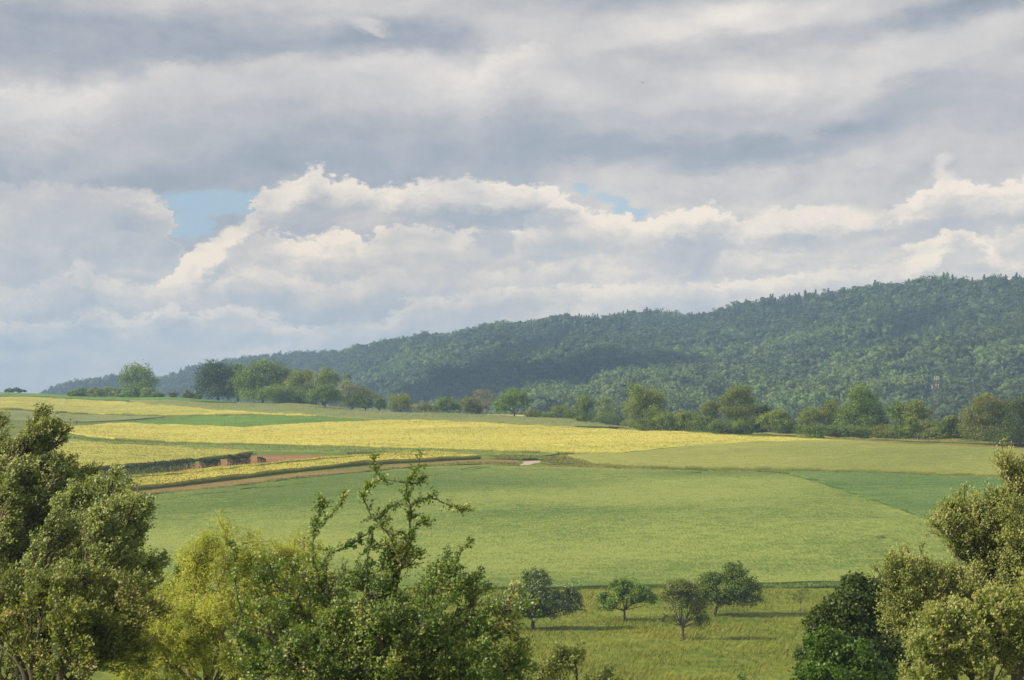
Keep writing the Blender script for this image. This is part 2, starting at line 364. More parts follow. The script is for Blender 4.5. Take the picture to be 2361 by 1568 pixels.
# ------------------------------------------------------------------ crops
def pip(P, poly):
    x, y = P[:, 0], P[:, 1]; ins = np.zeros(len(P), bool); j = len(poly) - 1
    for i in range(len(poly)):
        xi, yi = poly[i]; xj, yj = poly[j]
        c = ((yi > y) != (yj > y)) & (x < (xj - xi) * (y - yi) / (yj - yi + 1e-12) + xi)
        ins ^= c; j = i
    return ins
def dens(poly, step, jit, rng):
    out = []
    n = len(poly)
    for i in range(n):
        a = poly[i]; b = poly[(i + 1) % n]; L = np.linalg.norm(b - a); k = max(1, int(L / step))
        for t in range(k):
            p = a + (b - a) * t / k
            out.append(p + (rng.normal(size=2) * jit if t else rng.normal(size=2) * jit * .3))
    return np.array(out)
def crop(name, label, cat, kind, poly_px, h, mat, step=3., jit=.25, slots=(), tufts=0, lump=.08, edge=None):
    """standing crop (or bare soil if h is small): a top sheet following the land, with sides down to the ground"""
    rng = np.random.default_rng(abs(hash_(name + label)) % 99991)
    poly = np.array([G(*p)[:2] for p in poly_px])
    poly = dens(poly, edge or step * 1.2, jit, rng)
    lo, hi = poly.min(0), poly.max(0)
    gx, gy = np.meshgrid(np.arange(lo[0], hi[0], step), np.arange(lo[1], hi[1], step))
    P = np.stack([gx.ravel(), gy.ravel()], -1) + rng.uniform(-.3, .3, (gx.size, 2)) * step
    P = P[pip(P, poly)]
    holes = []
    for sl in slots:
        if not len(sl): continue
        c = np.array([G(*p[:2])[:2] for p in sl]); w = np.array([p[2] for p in sl])
        # densify centre line
        cc = []; ww = []
        for i in range(len(c) - 1):
            k = max(2, int(np.linalg.norm(c[i+1] - c[i]) / 2.5))
            for t in range(k):
                cc.append(c[i] + (c[i+1] - c[i]) * t / k); ww.append(w[i] + (w[i+1] - w[i]) * t / k)
        cc.append(c[-1]); ww.append(w[-1]); cc = np.array(cc); ww = np.array(ww)
        t = np.gradient(cc, axis=0); t /= np.linalg.norm(t, axis=1, keepdims=True) + 1e-9
        nn = np.stack([-t[:, 1], t[:, 0]], -1)
        cc = cc + nn * rng.normal(size=(len(cc), 1)) * .05; ww = ww * rng.uniform(.4, 1.2, len(ww))
        hl = np.concatenate([cc + nn * ww[:, None] / 2, (cc - nn * ww[:, None] / 2)[::-1]])
        holes.append(hl)
    pts = [poly]; edges = [(i, (i + 1) % len(poly)) for i in range(len(poly))]; n0 = len(poly)
    for hl in holes:
        edges += [(n0 + i, n0 + (i + 1) % len(hl)) for i in range(len(hl))]; n0 += len(hl); pts.append(hl)
        P = P[~pip(P, hl)]
    pts.append(P); A = np.concatenate(pts)
    vo, eo, fo, *_ = delaunay_2d_cdt([Vector(p) for p in A], edges, [], 0, 1e-4, False)
    V2 = np.array([(v.x, v.y) for v in vo]); T = np.array([f for f in fo if len(f) == 3])
    cen = V2[T].mean(1); keep = pip(cen, poly)
    for hl in holes: keep &= ~pip(cen, hl)
    T = T[keep]
    used = np.unique(T); rm = -np.ones(len(V2), int); rm[used] = np.arange(len(used)); V2 = V2[used]; T = rm[T]
    zg = ground(V2[:, 0], V2[:, 1]); P3 = np.stack([V2[:, 0], V2[:, 1], 0 * zg], -1)
    zt = zg + h + (lump * nz(P3, 5, 4) + lump * rng.normal(size=len(V2)) * .5 + lump * nz(P3, 17, 5) if h > .1 else 0.0)
    top = np.stack([V2[:, 0], V2[:, 1], zt], -1)
    # boundary edges
    E = np.concatenate([T[:, [0, 1]], T[:, [1, 2]], T[:, [2, 0]]]); key = np.sort(E, 1)
    _, idx, cnt = np.unique(key, axis=0, return_index=True, return_counts=True)
    B = E[idx[cnt == 1]]
    bot = top.copy(); bot[:, 2] = zg - .05
    nV = len(top)
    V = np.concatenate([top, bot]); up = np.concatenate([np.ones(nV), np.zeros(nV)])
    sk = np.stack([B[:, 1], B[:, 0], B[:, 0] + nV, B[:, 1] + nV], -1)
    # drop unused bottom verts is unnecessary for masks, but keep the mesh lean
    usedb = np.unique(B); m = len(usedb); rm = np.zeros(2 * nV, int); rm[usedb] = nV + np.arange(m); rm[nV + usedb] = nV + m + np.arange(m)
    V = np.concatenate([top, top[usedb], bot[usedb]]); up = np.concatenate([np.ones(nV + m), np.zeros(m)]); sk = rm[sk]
    faces = [T, sk]
    if tufts:
        # ears and flower heads standing proud of the sheet
        k = tufts; tri = T[rng.integers(0, len(T), k)]
        ar = np.abs(np.cross(V2[T[:, 1]] - V2[T[:, 0]], V2[T[:, 2]] - V2[T[:, 0]])); tri = T[rng.choice(len(T), k, p=ar / ar.sum())]
        r = rng.random((k, 2)); r[r.sum(1) > 1] = 1 - r[r.sum(1) > 1]
        c = top[tri[:, 0]] + (top[tri[:, 1]] - top[tri[:, 0]]) * r[:, :1] + (top[tri[:, 2]] - top[tri[:, 0]]) * r[:, 1:]
        th = rng.random(k) * 6.28; w = rng.uniform(.06, .16, k); hh = rng.uniform(.1, .3, k) * min(1., h / .6)
        dx = np.stack([np.cos(th) * w, np.sin(th) * w, 0 * w], -1)
        lean = np.stack([.5 * hh, -.1 * hh, hh], -1)
        tv = np.stack([c - dx, c + dx, c + lean + rng.normal(size=(k, 3)) * .05], 1).reshape(-1, 3); tv[::3, 2] -= .1; tv[1::3, 2] -= .1
        off = len(V); V = np.concatenate([V, tv]); up = np.concatenate([up, np.tile([.75, .75, 1.], k)])
        faces = [np.concatenate([T, off + np.arange(3 * k).reshape(-1, 3)]), sk]
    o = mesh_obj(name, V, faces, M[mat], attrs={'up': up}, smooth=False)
    n_top = len(T)
    sm = np.zeros(sum(len(f) for f in faces), bool); sm[:n_top] = True
    o.data.polygons.foreach_set('use_smooth', sm)
    tag(o, label, cat if kind != 'structure' else None, None, kind)
    return o
def hash_(s):
    h = 7
    for ch in s: h = (h * 131 + ord(ch)) % 1000003
    return h

rs = random.Random(3)
def smears(n, x0, x1, y0f, y1f, lmin=20, lmax=90, w=1.2, slope=.03):
    """random thin lodged streaks lying along the rows"""
    out = []
    for _ in range(n):
        x = rs.uniform(x0, x1); L = rs.uniform(lmin, lmax); y = rs.uniform(y0f(x), y1f(x))
        if y0f(x + L) + 1 > y: continue
        ww = rs.uniform(.5, 1) * w
        out.append([(x, y, .15), (x + L * .4, y + slope * L * .4 + rs.uniform(-.6, .6), ww), (x + L, y + slope * L, .15)])
    return out
il = lambda pts: (lambda x: float(np.interp(x, [p[0] for p in pts], [p[1] for p in pts])))

A_top = [(300, 1152), (420, 1138), (560, 1124), (700, 1107), (850, 1093), (1000, 1080), (1110, 1076), (1200, 1080), (1350, 1083), (1500, 1087), (1640, 1091), (1790, 1093)]
patch = [(1790, 1093), (1900, 1124), (2000, 1156), (2100, 1192), (2200, 1226), (2300, 1262), (2480, 1330)]
A_bot = [(2480, 1352), (2200, 1349), (1900, 1347), (1600, 1354), (1300, 1360), (900, 1364), (400, 1368), (-120, 1370), (-120, 1180), (200, 1160)]
trams = [[(1700, 1104, .3), (1830, 1140, .3), (1950, 1185, .35), (2060, 1232, .35), (2150, 1285, .35), (2250, 1340, .35)],
         [(1680, 1106, .15), (1810, 1144, .15), (1925, 1191, .18), (2035, 1240, .18), (2125, 1296, .18)],
         [(375, 1157, .3), (450, 1146, .8), (520, 1141, .3)], [(470, 1142, .3), (640, 1126, .6), (720, 1116, .2)], [(540, 1136, .2), (570, 1132, 1.2), (600, 1129, .2)],
         [(1060, 1088, .2), (1090, 1083, 1.2), (1115, 1079, .3)], [(1070, 1091, .2), (1100, 1086, 1.), (1130, 1081, .3)],
         [(1475, 1089, .3), (1560, 1093, 1.2), (1610, 1094, 2.8), (1650, 1096, .3)], [(1560, 1096, .2), (1620, 1098, .9), (1680, 1099, .2)],
         [(1280, 1092, .3), (1420, 1100, .3), (1560, 1118, .3)], [(900, 1110, .2), (960, 1104, .5), (1010, 1098, .2)]]
crop('wheat_field', 'wide pale green cereal field in the middle, with faint wheel tracks', 'field', 'stuff', A_top + patch + A_bot, .42, 'wheat', 2.6, .12, trams, 0, .05)
crop('green_crop_patch', 'bluish dark green crop wedge at the right of the wide cereal field', 'field', 'stuff',
     [(1800, 1092), (2000, 1097), (2240, 1105), (2480, 1114), (2480, 1322), (2300, 1258), (2200, 1222), (2100, 1188), (2000, 1152), (1900, 1120)], .6, 'wheat_dark', 2.6, 1.1, (), 0, .05)
crop('barley_field', 'light olive cereal field below the hedge on the right', 'field', 'stuff',
     [(1310, 1056), (1380, 1050.5), (1439, 1049.5), (1512, 1042.5), (1610, 1033.5), (1683, 1028.5), (1844, 1021.5), (1960, 1022.5), (2100, 1031), (2250, 1037), (2480, 1047), (2480, 1107), (2240, 1099), (2000, 1091), (1780, 1086), (1500, 1080), (1380, 1074)],
     .75, 'barley', 3., .3, smears(10, 1500, 2100, lambda x: 1050, lambda x: 1075, 20, 60, .8), 0, .05)
H_top = [(103, 991), (180, 987), (249, 981), (293, 980), (420, 985), (557, 990), (634, 986), (751, 978), (883, 974), (980, 975), (1073, 978), (1176, 984), (1326, 991), (1439, 997), (1610, 1005), (1844, 1017), (1960, 1023)]
H_bot = [(1844, 1022), (1683, 1029), (1610, 1034), (1512, 1043), (1439, 1050), (1326, 1048), (1161, 1044), (927, 1036), (692, 1029), (381, 1022), (264, 1017), (205, 1009), (97, 995), (60, 990)]
crop('yellow_crop_field', 'long bright yellow flowering crop field across the middle', 'field', 'stuff', H_top + H_bot, .8, 'yellow', 3.2, .35,
     smears(60, 150, 1700, lambda x: il(H_top)(x) + 3, lambda x: il(sorted(H_bot))(x) - 3, 15, 110, .8) +
     [[(1500, 1008, .2), (1560, 1006, 1.6), (1600, 1005, .2)], [(1640, 1026, .2), (1690, 1022, 1.2), (1730, 1022, .2)], [(1700, 1013, .2), (1770, 1012, 1.3), (1840, 1013, .2)]], 34000, .1)
crop('beet_field', 'saturated green leafy crop strip between two yellow fields', 'field', 'stuff',
     [(300, 973), (400, 966), (498, 961), (692, 962), (731, 965), (800, 969), (866, 973), (751, 976), (634, 984), (557, 988), (420, 983), (300, 979)], .4, 'beet', 3.5, .4, (), 5000, .06)
K_top = [(-110, 920), (0, 918), (117, 921), (293, 931), (440, 943), (586, 955), (692, 960), (728, 963)]
K_bot = [(692, 961), (586, 957), (498, 959), (381, 960), (205, 956), (0, 944), (-110, 940)]
crop('yellow_crop_field', 'duller yellow crop field tapering to the right, highest on the left slope', 'field', 'stuff', K_top + K_bot, .8, 'yellow_dull', 4, .5,
     [[(-60, 931, .3), (40, 935, .9), (120, 938, 1.2), (200, 942, .9), (300, 946, .6), (340, 948, .3)], [(330, 946, .3), (380, 949, 1.8), (420, 951, .3)], [(470, 950, .3), (520, 954, 2), (570, 957, .3)],
      [(430, 944.5, .2), (480, 949, 1.2), (540, 953, .2)]] + smears(22, 0, 500, lambda x: il(K_top)(x) + 3, lambda x: il(sorted(K_bot))(x) - 2, 20, 80, 1.3), 5000, .14)
crop('pale_crop_field', 'grey green cereal strip on the left slope behind the two walkers', 'field', 'stuff',
     [(-110, 942), (0, 946), (205, 958), (381, 962), (300, 970), (260, 972), (170, 974), (60, 972), (-110, 968)], .3, 'pale', 4, .4, smears(5, 0, 250, lambda x: 955, lambda x: 968, 20, 60, 1.), 3000, .08)
crop('pale_crop_field', 'far pale green cereal field running along the tree line', 'field', 'stuff',
     [(300, 926), (440, 929), (600, 933), (720, 937), (800, 945), (900, 951), (1000, 956), (1120, 961), (1250, 967), (1350, 976), (1470, 988), (1400, 990), (1326, 988), (1176, 981), (1073, 975), (980, 972), (883, 971), (800, 966), (735, 961), (692, 957), (586, 952), (440, 940), (350, 933)],
     .75, 'pale', 4, .4, [[(1120, 980, .2), (1180, 980, 1.), (1240, 982, .2)]], 9000, .06)
crop('pale_crop_field', 'thin bright green strip along the top of the left slope', 'field', 'stuff',
     [(-110, 908), (0, 907), (160, 913), (300, 918), (500, 921), (640, 926), (720, 932), (715, 936), (600, 931), (440, 927), (300, 924), (117, 917), (-110, 915)], .5, 'beet', 5, .5, (), 2500, .06)
crop('green_crop_strip', 'narrow darker green strip under the long yellow field', 'field', 'stuff',
     [(85, 998), (205, 1013), (264, 1019), (381, 1025), (692, 1032), (927, 1039), (1161, 1047), (1290, 1051), (1250, 1056), (1150, 1053), (1000, 1045), (800, 1048), (650, 1045), (590, 1043), (400, 1033), (260, 1026), (190, 1021), (120, 1011)], .6, 'wheat', 3.5, .3, (), 7000, .06)
crop('yellow_crop_field', 'yellow crop field above the dark clipped hedge on the left', 'field', 'stuff',
     [(150, 1026), (190, 1025), (260, 1030), (400, 1036), (520, 1043), (583, 1046), (540, 1056), (430, 1066), (300, 1076), (200, 1088), (80, 1092), (-110, 1085), (-110, 1050), (60, 1033)], .8, 'yellow_dull', 3., .35,
     [[(160, 1043, .2), (230, 1040, 1.2), (285, 1043, .2)], [(335, 1047, .2), (380, 1050, 1.6), (440, 1052, .2)]] + smears(22, 60, 480, lambda x: 1034 + .02 * x, lambda x: 1068 - .02 * x, 15, 60, .8), 9000, .1)
crop('yellow_crop_strip', 'upper row of the narrow yellow strip beside the ploughed soil', 'field', 'stuff',
     [(300, 1104), (480, 1086), (640, 1073), (800, 1059), (880, 1052), (1000, 1048), (1060, 1054), (980, 1055), (880, 1057), (700, 1071), (480, 1092), (300, 1110)], .9, 'yellow', 2., .2, (), 5000, .1)
crop('yellow_crop_strip', 'lower row of the narrow yellow strip beside the brown margin', 'field', 'stuff',
     [(300, 1115), (480, 1095), (700, 1074), (880, 1060), (980, 1057), (1075, 1056), (1108, 1059), (1000, 1065), (840, 1073), (700, 1087), (600, 1099), (480, 1113), (300, 1133)], .9, 'yellow', 2., .2,
     smears(10, 400, 900, lambda x: 1122 - .075 * (x - 300), lambda x: 1126 - .07 * (x - 300), 15, 50, .5, -.09), 8000, .1)
crop('soil_strip', 'brown soil margin with seedlings', None, 'structure',
     [(300, 1135), (480, 1115), (600, 1103), (840, 1077), (1000, 1067), (1110, 1061), (1200, 1060), (1200, 1068), (1110, 1070), (1000, 1073), (850, 1088), (700, 1102), (560, 1119), (420, 1133), (300, 1146)], .03, 'soil_green', 3., .4)
crop('soil', 'bare brown ploughed soil', None, 'structure',
     [(380, 1086), (440, 1072), (540, 1060), (592, 1051), (640, 1049), (720, 1050), (800, 1053), (830, 1056), (780, 1059), (640, 1070), (480, 1083), (380, 1094)], .03, 'soil', 3., .3)
crop('soil_strip', 'brown dry margin under the hedge', None, 'structure',
     [(1440, 991), (1610, 998), (1844, 1010), (2000, 1016), (2200, 1024), (2480, 1036), (2480, 1043), (2200, 1032), (2000, 1024), (1844, 1016), (1610, 1003), (1450, 995)], .03, 'soil_green', 3., .5)
crop('path', 'pale gravel patch of the field track', None, 'structure', [(1204, 1065), (1240, 1063), (1262, 1065), (1235, 1068), (1215, 1073), (1196, 1074), (1206, 1069)], .04, 'path', 1.5, .3)
crop('path', 'pale gravel field track on the left', None, 'structure', [(60, 1005), (95, 1008), (150, 1015), (210, 1022), (205, 1025), (150, 1019), (95, 1013), (60, 1010)], .04, 'path', 2, .3)
crop('verge', 'rough grass verge of the field track', 'grass', 'stuff',
     [(1130, 1055), (1200, 1054), (1300, 1056), (1330, 1066), (1400, 1077), (1500, 1083), (1780, 1089), (2240, 1101), (2480, 1110), (2480, 1112), (2240, 1104), (1780, 1091), (1500, 1086), (1350, 1081), (1265, 1078), (1245, 1068), (1270, 1064), (1240, 1061), (1205, 1062), (1140, 1060)], .35, 'verge', 2, .5, (), 16000, .12)
crop('verge', 'rough grass edge along the lower side of the brown margin', 'grass', 'stuff',
     [(300, 1147), (420, 1134), (560, 1119), (700, 1102), (850, 1088), (1000, 1074), (1110, 1070), (1190, 1071), (1195, 1077), (1110, 1074), (1000, 1078), (850, 1091), (700, 1105), (560, 1122), (420, 1137), (300, 1150)], .3, 'verge', 2, .3, (), 8000, .15)
crop('verge', 'green grass edge at the foot of the tree line', 'grass', 'stuff',
     [(1380, 978), (1500, 984), (1700, 993), (1900, 1003), (2100, 1012), (2300, 1022), (2480, 1030), (2480, 1034), (2300, 1027), (2100, 1019), (1900, 1010), (1700, 1000), (1500, 990), (1400, 986)], .4, 'verge', 3, .6, (), 9000, .2)
crop('verge', 'dark grass edge between the orchard meadow and the cereal field', 'grass', 'stuff',
     [(1690, 1354), (1900, 1349), (2200, 1351), (2480, 1354), (2480, 1362), (2200, 1360), (1900, 1358), (1700, 1358)], .3, 'wheat_dark', 2, .5, (), 9000, .1)
crop('yellow_crop_field', 'sliver of yellow field seen beyond the tree line trunks', 'field', 'stuff',
     [(900, 949.5), (1000, 953.5), (1120, 957.5), (1250, 961.5), (1330, 964), (1330, 958), (1200, 954.5), (1050, 951), (930, 947)], .3, 'yellow', 6, .5)

# meadow grass tufts (uncountable)
def meadow():
    rng = np.random.default_rng(4)
    k = 130000
    d = np.sqrt(rng.uniform(175**2, 292**2, k)); u = rng.uniform(900, 2480, k)
    X = (u - CX) * d / F; z = ground(X, d)
    P = np.stack([X, d, 0 * X], -1)
    keep = (nz(P, 7, 0) + .5 * nz(P, 2.2, 1) + rng.normal(size=k) * .7) > -.3
    X, d, z, P = X[keep], d[keep], z[keep], P[keep]; k = len(X)
    n = nz(P, 9, 2)
    h = rng.uniform(.15, .5, k) * (1 + .35 * n); th = rng.random(k) * 6.28; w = rng.uniform(.02, .07, k)
    c = np.stack([X, d, z - .02], -1); dx = np.stack([np.cos(th) * w, np.sin(th) * w, 0 * w], -1)
    tip = c + np.stack([h * (.45 + .2 * n), -.1 * h, h], -1) + rng.normal(size=(k, 3)) * .07
    V = np.stack([c - dx, c + dx, tip], 1).reshape(-1, 3)
    t = np.clip(.5 + .3 * n + rng.normal(size=k) * .2, 0, 1)
    o = mesh_obj('meadow_grass', V, [np.arange(3 * k).reshape(-1, 3)], M['meadow'], attrs={'tint': np.repeat(t, 3)})
    tag(o, 'long rough grass of the orchard meadow at the lower right', 'grass', None, 'stuff')
M['meadow'] = leaf_mat('meadow_blades', (.12, .16, .014), (.26, .265, .035), .3, .6, .05)
meadow()

# ------------------------------------------------------------------ mid-distance trees built from crown lobes
def lobe_crown(lobes, size, n, rng, clump=.16, gap=.0, droop=0.):
    """leaf clumps through the lobes' outer volume. lobes: (centre(3), radii(3))"""
    lob = []
    for c, r in lobes:
        c = np.array(c); r = np.array(r)
        lob.append((c, r * .98, 1.0))
        for _ in range(9):                                   # lesser lobes make the outline uneven
            v = unit(rng.normal(size=3)); v[2] = abs(v[2]) * .9 - .25
            f = rng.uniform(.26, .5)
            lob.append((c + v * r * (1.15 - f * .75), r * f * 1.1, .8 * f + .12))
    wts = np.array([w * np.prod(r) ** .55 for _, r, w in lob]); wts /= wts.sum()
    n = int(n * 2.6); per = 12; nc = max(20, n // per)
    li = rng.choice(len(lob), nc, p=wts)
    Cn = np.array([l[0] for l in lob])[li]; Rn = np.array([l[1] for l in lob])[li]
    v = unit(rng.normal(size=(nc, 3))); v[:, 2] = np.where(v[:, 2] < -.7, -v[:, 2] * .6, v[:, 2])
    rad = rng.random(nc) ** .45
    P = Cn + v * Rn * rad[:, None]
    sc = float(np.mean([r.mean() for _, r in [(np.array(a), np.array(b)) for a, b in lobes]]))
    keep = nz(P, sc * .45, int(rng.integers(0, 6))) + rng.normal(size=nc) * .25 > gap
    P = P[keep]; v = v[keep]
    cr = clump * sc
    L = np.repeat(P, per, 0) + rng.normal(size=(len(P) * per, 3)) * cr * np.array([1, 1, .7])
    out = np.repeat(v, per, 0)
    D = unit(rng.normal(size=out.shape)) + np.array([.35, 0, .15 - droop])
    nrm = out * 1.1 + np.array([0, 0, .15])
    V, Q = leaf_quads(L, size * 1.25, size * 1.1, D, nrm, rng, 1.4)
    t = np.repeat(np.clip(np.repeat(rng.normal(.5, .18, len(P)), per) + rng.normal(size=len(L)) * .15, 0, 1), 4)
    return V, Q, t

def px_tree(name, label, cat, base, lobes, mat, n=3500, size=.32, trunk=None, group=None, bark='bark', gap=-.45, dd=0, flat=.85, droop=.1, clump=.16, limbs=7, d=None):
    rng = np.random.default_rng(hash_(name + label + str(base)))
    if d is None: b = G(*base)
    else:
        b = PT(base[0], base[1], d); b[2] = ground(b[0], b[1])[0]
    if dd: b = np.array([b[0] * (b[1] + dd) / b[1], b[1] + dd, 0]); b[2] = ground(b[0], b[1])[0]
    d_ = b[1]; s = d_ / F
    root = empty(name, b); tag(root, label, cat, group)
    if name in ('apple_tree', 'drooping_tree'): lobes = [(x, y + 3, a * 1.32, b_ * 1.3) for x, y, a, b_ in lobes]
    L = []
    if name in ('broadleaf_tree', 'hedge_tree', 'yellowish_tree', 'flowering_bush', 'bush', 'dense_tree') and len(lobes) > 0:
        w_ = .42 * (max(x + a for x, y, a, b in lobes) - min(x - a for x, y, a, b in lobes)); h_ = .3 * (base[1] - min(y for x, y, a, b in lobes))
        lobes = list(lobes) + [(base[0], base[1] - h_ * .8, w_, h_)]        # growth down to the ground
    if name not in ('apple_tree', 'drooping_tree', 'dense_tree'): lobes = [(x, y + (3 if name == 'bush' else 1), a * 1.14, b_ * 1.14) for x, y, a, b_ in lobes]
    for (x, y, rx, ry_) in lobes:
        c = PT(x, y, d_) - b
        c[1] += rng.uniform(-.25, .25) * rx * s
        L.append((c, (rx * s, rx * s * flat, ry_ * s)))
    V, Q, t = lobe_crown(L, size, n, rng, clump, gap, droop)
    mesh_obj('crown', V, [Q], M[mat], root, attrs={'tint': t})
    T = Tubes()
    top = max(c[2] for c, r in L); lowc = min(c[2] - r[2] for c, r in L)
    tr = trunk if trunk else max(.12, .035 * (top + 1))
    fork = max(.25 * top, min(lowc + .15 * top, .6 * top))
    cx = np.mean([c[0] for c, r in L])
    T.add([(0, 0, -.4), (0, 0, 0), (cx * .1, 0, fork * .5), (cx * .3, 0, fork)], [tr * 1.5, tr * 1.2, tr, tr * .85], 7)
    for k in range(limbs):
        c, r = L[k % len(L)]
        e = c + unit(rng.normal(size=3)) * np.array(r) * .8; e[2] = max(e[2], fork * 1.05)
        a = np.array([cx * .3, 0, fork * rng.uniform(.75, 1)])
        m = a * .5 + e * .5 + rng.normal(size=3) * .1 * top; m[2] = .6 * a[2] + .4 * e[2]
        tt = np.linspace(0, 1, 6)[:, None]
        pts = (1 - tt)**2 * a + 2 * tt * (1 - tt) * m + tt**2 * e
        T.add(pts, tr * .5 * (1 - .85 * tt[:, 0]), 5)
    T.build('trunk', M[bark], root)
    return root

HB = 'bushes of the hedge between the tall trees'
LB = 'low grey green bushes on the far left of the tree line'
def bush(x, y, rx, ry_, mat, label, group, base=None, n=1500, dd=0, cat='bush', size=.34, gap=-.6):
    return px_tree('bush', label, cat, (x, base or (y + ry_ * .9)), [(x, y, rx, ry_)], mat, n, size, .07, group, dd=dd, limbs=5, gap=gap, droop=0)

def hedge_line():
    T = px_tree
    T('broadleaf_tree', 'solitary rounded tree on the left skyline, standing above low bushes', 'tree', (318, 917), [(316, 858, 32, 23), (297, 874, 22, 20), (338, 880, 21, 24), (318, 890, 30, 16)], 'mid', 5200, .5, gap=-.25)
    for x, y, rx, ry_ in [(172, 906, 15, 9), (196, 903, 18, 12), (222, 904, 18, 12), (250, 903, 20, 12), (282, 903, 20, 12), (312, 903, 20, 12), (340, 904, 18, 12), (362, 909, 13, 8)]:
        bush(x, y, rx, ry_, 'lite' if rs.random() < .5 else 'mid', 'low grey green bush in the row under the solitary skyline tree', LB, y + ry_ + 1, 1300, size=.5)
    for x, y, r in [(400, 908, 9), (434, 907, 11), (456, 909, 9)]:
        bush(x, y, r, r, 'brown', 'small dull bush in the gap between the skyline tree and the tall dark tree', 'small bushes in the skyline gap', 918, 600, size=.45)
    T('broadleaf_tree', 'tall dark green broad tree, left of the pale broad crowned tree', 'tree', (503, 920), [(492, 858, 32, 28), (524, 862, 25, 27), (500, 888, 42, 24), (478, 875, 22, 28)], 'dark', 7000, .5, gap=-.5)
    T('broadleaf_tree', 'small dark tree squeezed behind the tall dark tree on its right', 'tree', (548, 921), [(548, 858, 17, 22), (546, 885, 18, 25)], 'mid', 2200, .5, dd=30)
    T('broadleaf_tree', 'broad dome crowned green tree just right of the tall dark tree', 'tree', (605, 922), [(608, 855, 42, 26), (640, 868, 26, 27), (572, 880, 30, 30), (610, 885, 48, 26)], 'mid', 8000, .48, gap=-.4)
    bush(588, 898, 30, 20, 'lite', 'pale yellow green bush at the foot of the dome crowned tree', None, 921, 2400, dd=-14)
    bush(635, 903, 32, 19, 'mid', 'mid green bush right of the pale bush under the dome crowned tree', None, 923, 2200, dd=-18)
    bush(672, 906, 32, 20, 'mid', 'mid green bush in front of the yellow topped trees', None, 928, 2200, dd=-14)
    T('yellowish_tree', 'bushy tree with yellowish crown right of the dome crowned tree', 'tree', (697, 929), [(695, 869, 26, 18), (690, 890, 30, 24)], 'lite', 3400, .42)
    T('yellowish_tree', 'taller yellow green tree with feathery top behind the dark orchard tree', 'tree', (745, 931), [(748, 862, 20, 17), (762, 880, 26, 22), (735, 885, 25, 25)], 'lite', 4200, .42, gap=-.2)
    bush(705, 912, 30, 18, 'mid', 'mid green bush below the yellow topped trees', None, 930, 2000, dd=-10)
    T('sapling', 'slim pale sapling sticking up behind the flowering bush', 'tree', (802, 935), [(801, 868, 9, 10), (798, 888, 10, 14)], 'lite', 700, .38, .08)
    T('orchard_tree', 'dark spreading tree with short trunk, leftmost in the row beside the pale field', 'tree', (750, 944), [(748, 903, 28, 20), (732, 917, 22, 16), (768, 915, 24, 18)], 'apple', 4200, .36, gap=-.35)
    T('flowering_bush', 'whitish flowering bush right of the dark spreading tree', 'bush', (812, 940), [(805, 895, 30, 12), (830, 905, 24, 14), (800, 915, 24, 16)], 'pale_leaf', 2600, .36)
    T('orchard_tree', 'low dark round tree touching the whitish flowering bush', 'tree', (843, 947), [(838, 917, 30, 18), (820, 928, 20, 15), (862, 927, 22, 18)], 'apple', 4200, .36, gap=-.4)
    T('orchard_tree', 'small dark tree at the right end of the first cluster', 'tree', (874, 949), [(876, 930, 14, 16)], 'apple', 1300, .34)
    T('orchard_tree', 'round yellow green tree standing by itself right of the first cluster', 'tree', (922, 951), [(920, 923, 26, 17), (925, 935, 26, 14)], 'brown', 3600, .33, gap=-.4)
    T('flowering_bush', 'pale silvery low bush right of the round yellow green tree', 'bush', (980, 954), [(975, 939, 22, 13), (995, 943, 16, 10)], 'pale_leaf', 2200, .33)
    T('orchard_tree', 'small apple like tree with open crown, two right of the silvery bush', 'tree', (1033, 957), [(1033, 929, 22, 14), (1015, 940, 14, 12), (1050, 940, 14, 12)], 'mid', 2600, .33, gap=-.25)
    T('orchard_tree', 'small brownish green tree left of the bare brown tree', 'tree', (1087, 959), [(1086, 930, 20, 14), (1092, 943, 16, 10)], 'brown', 2200, .33, gap=-.25)
    T('bare_tree', 'nearly leafless brown tree in the middle of the tree line', 'tree', (1119, 961), [(1112, 910, 26, 14), (1125, 925, 24, 18)], 'bare', 900, .3, .16, limbs=34, gap=.15, bark='bark_pale')
    T('orchard_tree', 'dark leaning tree with dense round crown, right of the bare brown tree', 'tree', (1187, 964), [(1182, 912, 24, 17), (1200, 925, 20, 22), (1166, 930, 22, 18), (1155, 942, 12, 10)], 'mid', 4600, .33, gap=-.3)
    for x, y, rx, ry_, m, l in [(1229, 953, 17, 12, 'lite', 'small light bush just right of the leaning tree'), (1262, 957, 18, 9, 'mid', 'low bush between the leaning tree and the hedge start'), (1290, 947, 24, 17, 'lite', 'light green bush at the start of the long hedge')]:
        bush(x, y, rx, ry_, m, l, None, min(y + ry_ + 1, 972), 1500, size=.3)
    T('hedge_tree', 'upright tree with visible trunk near the left end of the long hedge', 'tree', (1349, 977), [(1350, 925, 19, 17), (1346, 945, 22, 18)], 'mid', 3400, .3, gap=-.2)
    T('hedge_tree', 'thin yellowish tree right of the upright hedge tree', 'tree', (1395, 975), [(1392, 925, 16, 14), (1402, 942, 20, 15)], 'lite', 2200, .3, gap=-.05)
    T('hedge_tree', 'large wide yellow green tree, first big crown of the long hedge', 'tree', (1488, 986), [(1470, 906, 26, 19), (1490, 915, 32, 22), (1512, 928, 26, 22), (1460, 940, 30, 24), (1490, 950, 40, 20)], 'lite2', 8500, .3, gap=-.3, dd=10)
    T('hedge_tree', 'small round pale green tree left of the tall pyramidal hedge tree', 'tree', (1638, 985), [(1638, 938, 20, 15), (1634, 955, 22, 16)], 'lite', 2600, .28, gap=-.3, dd=10)
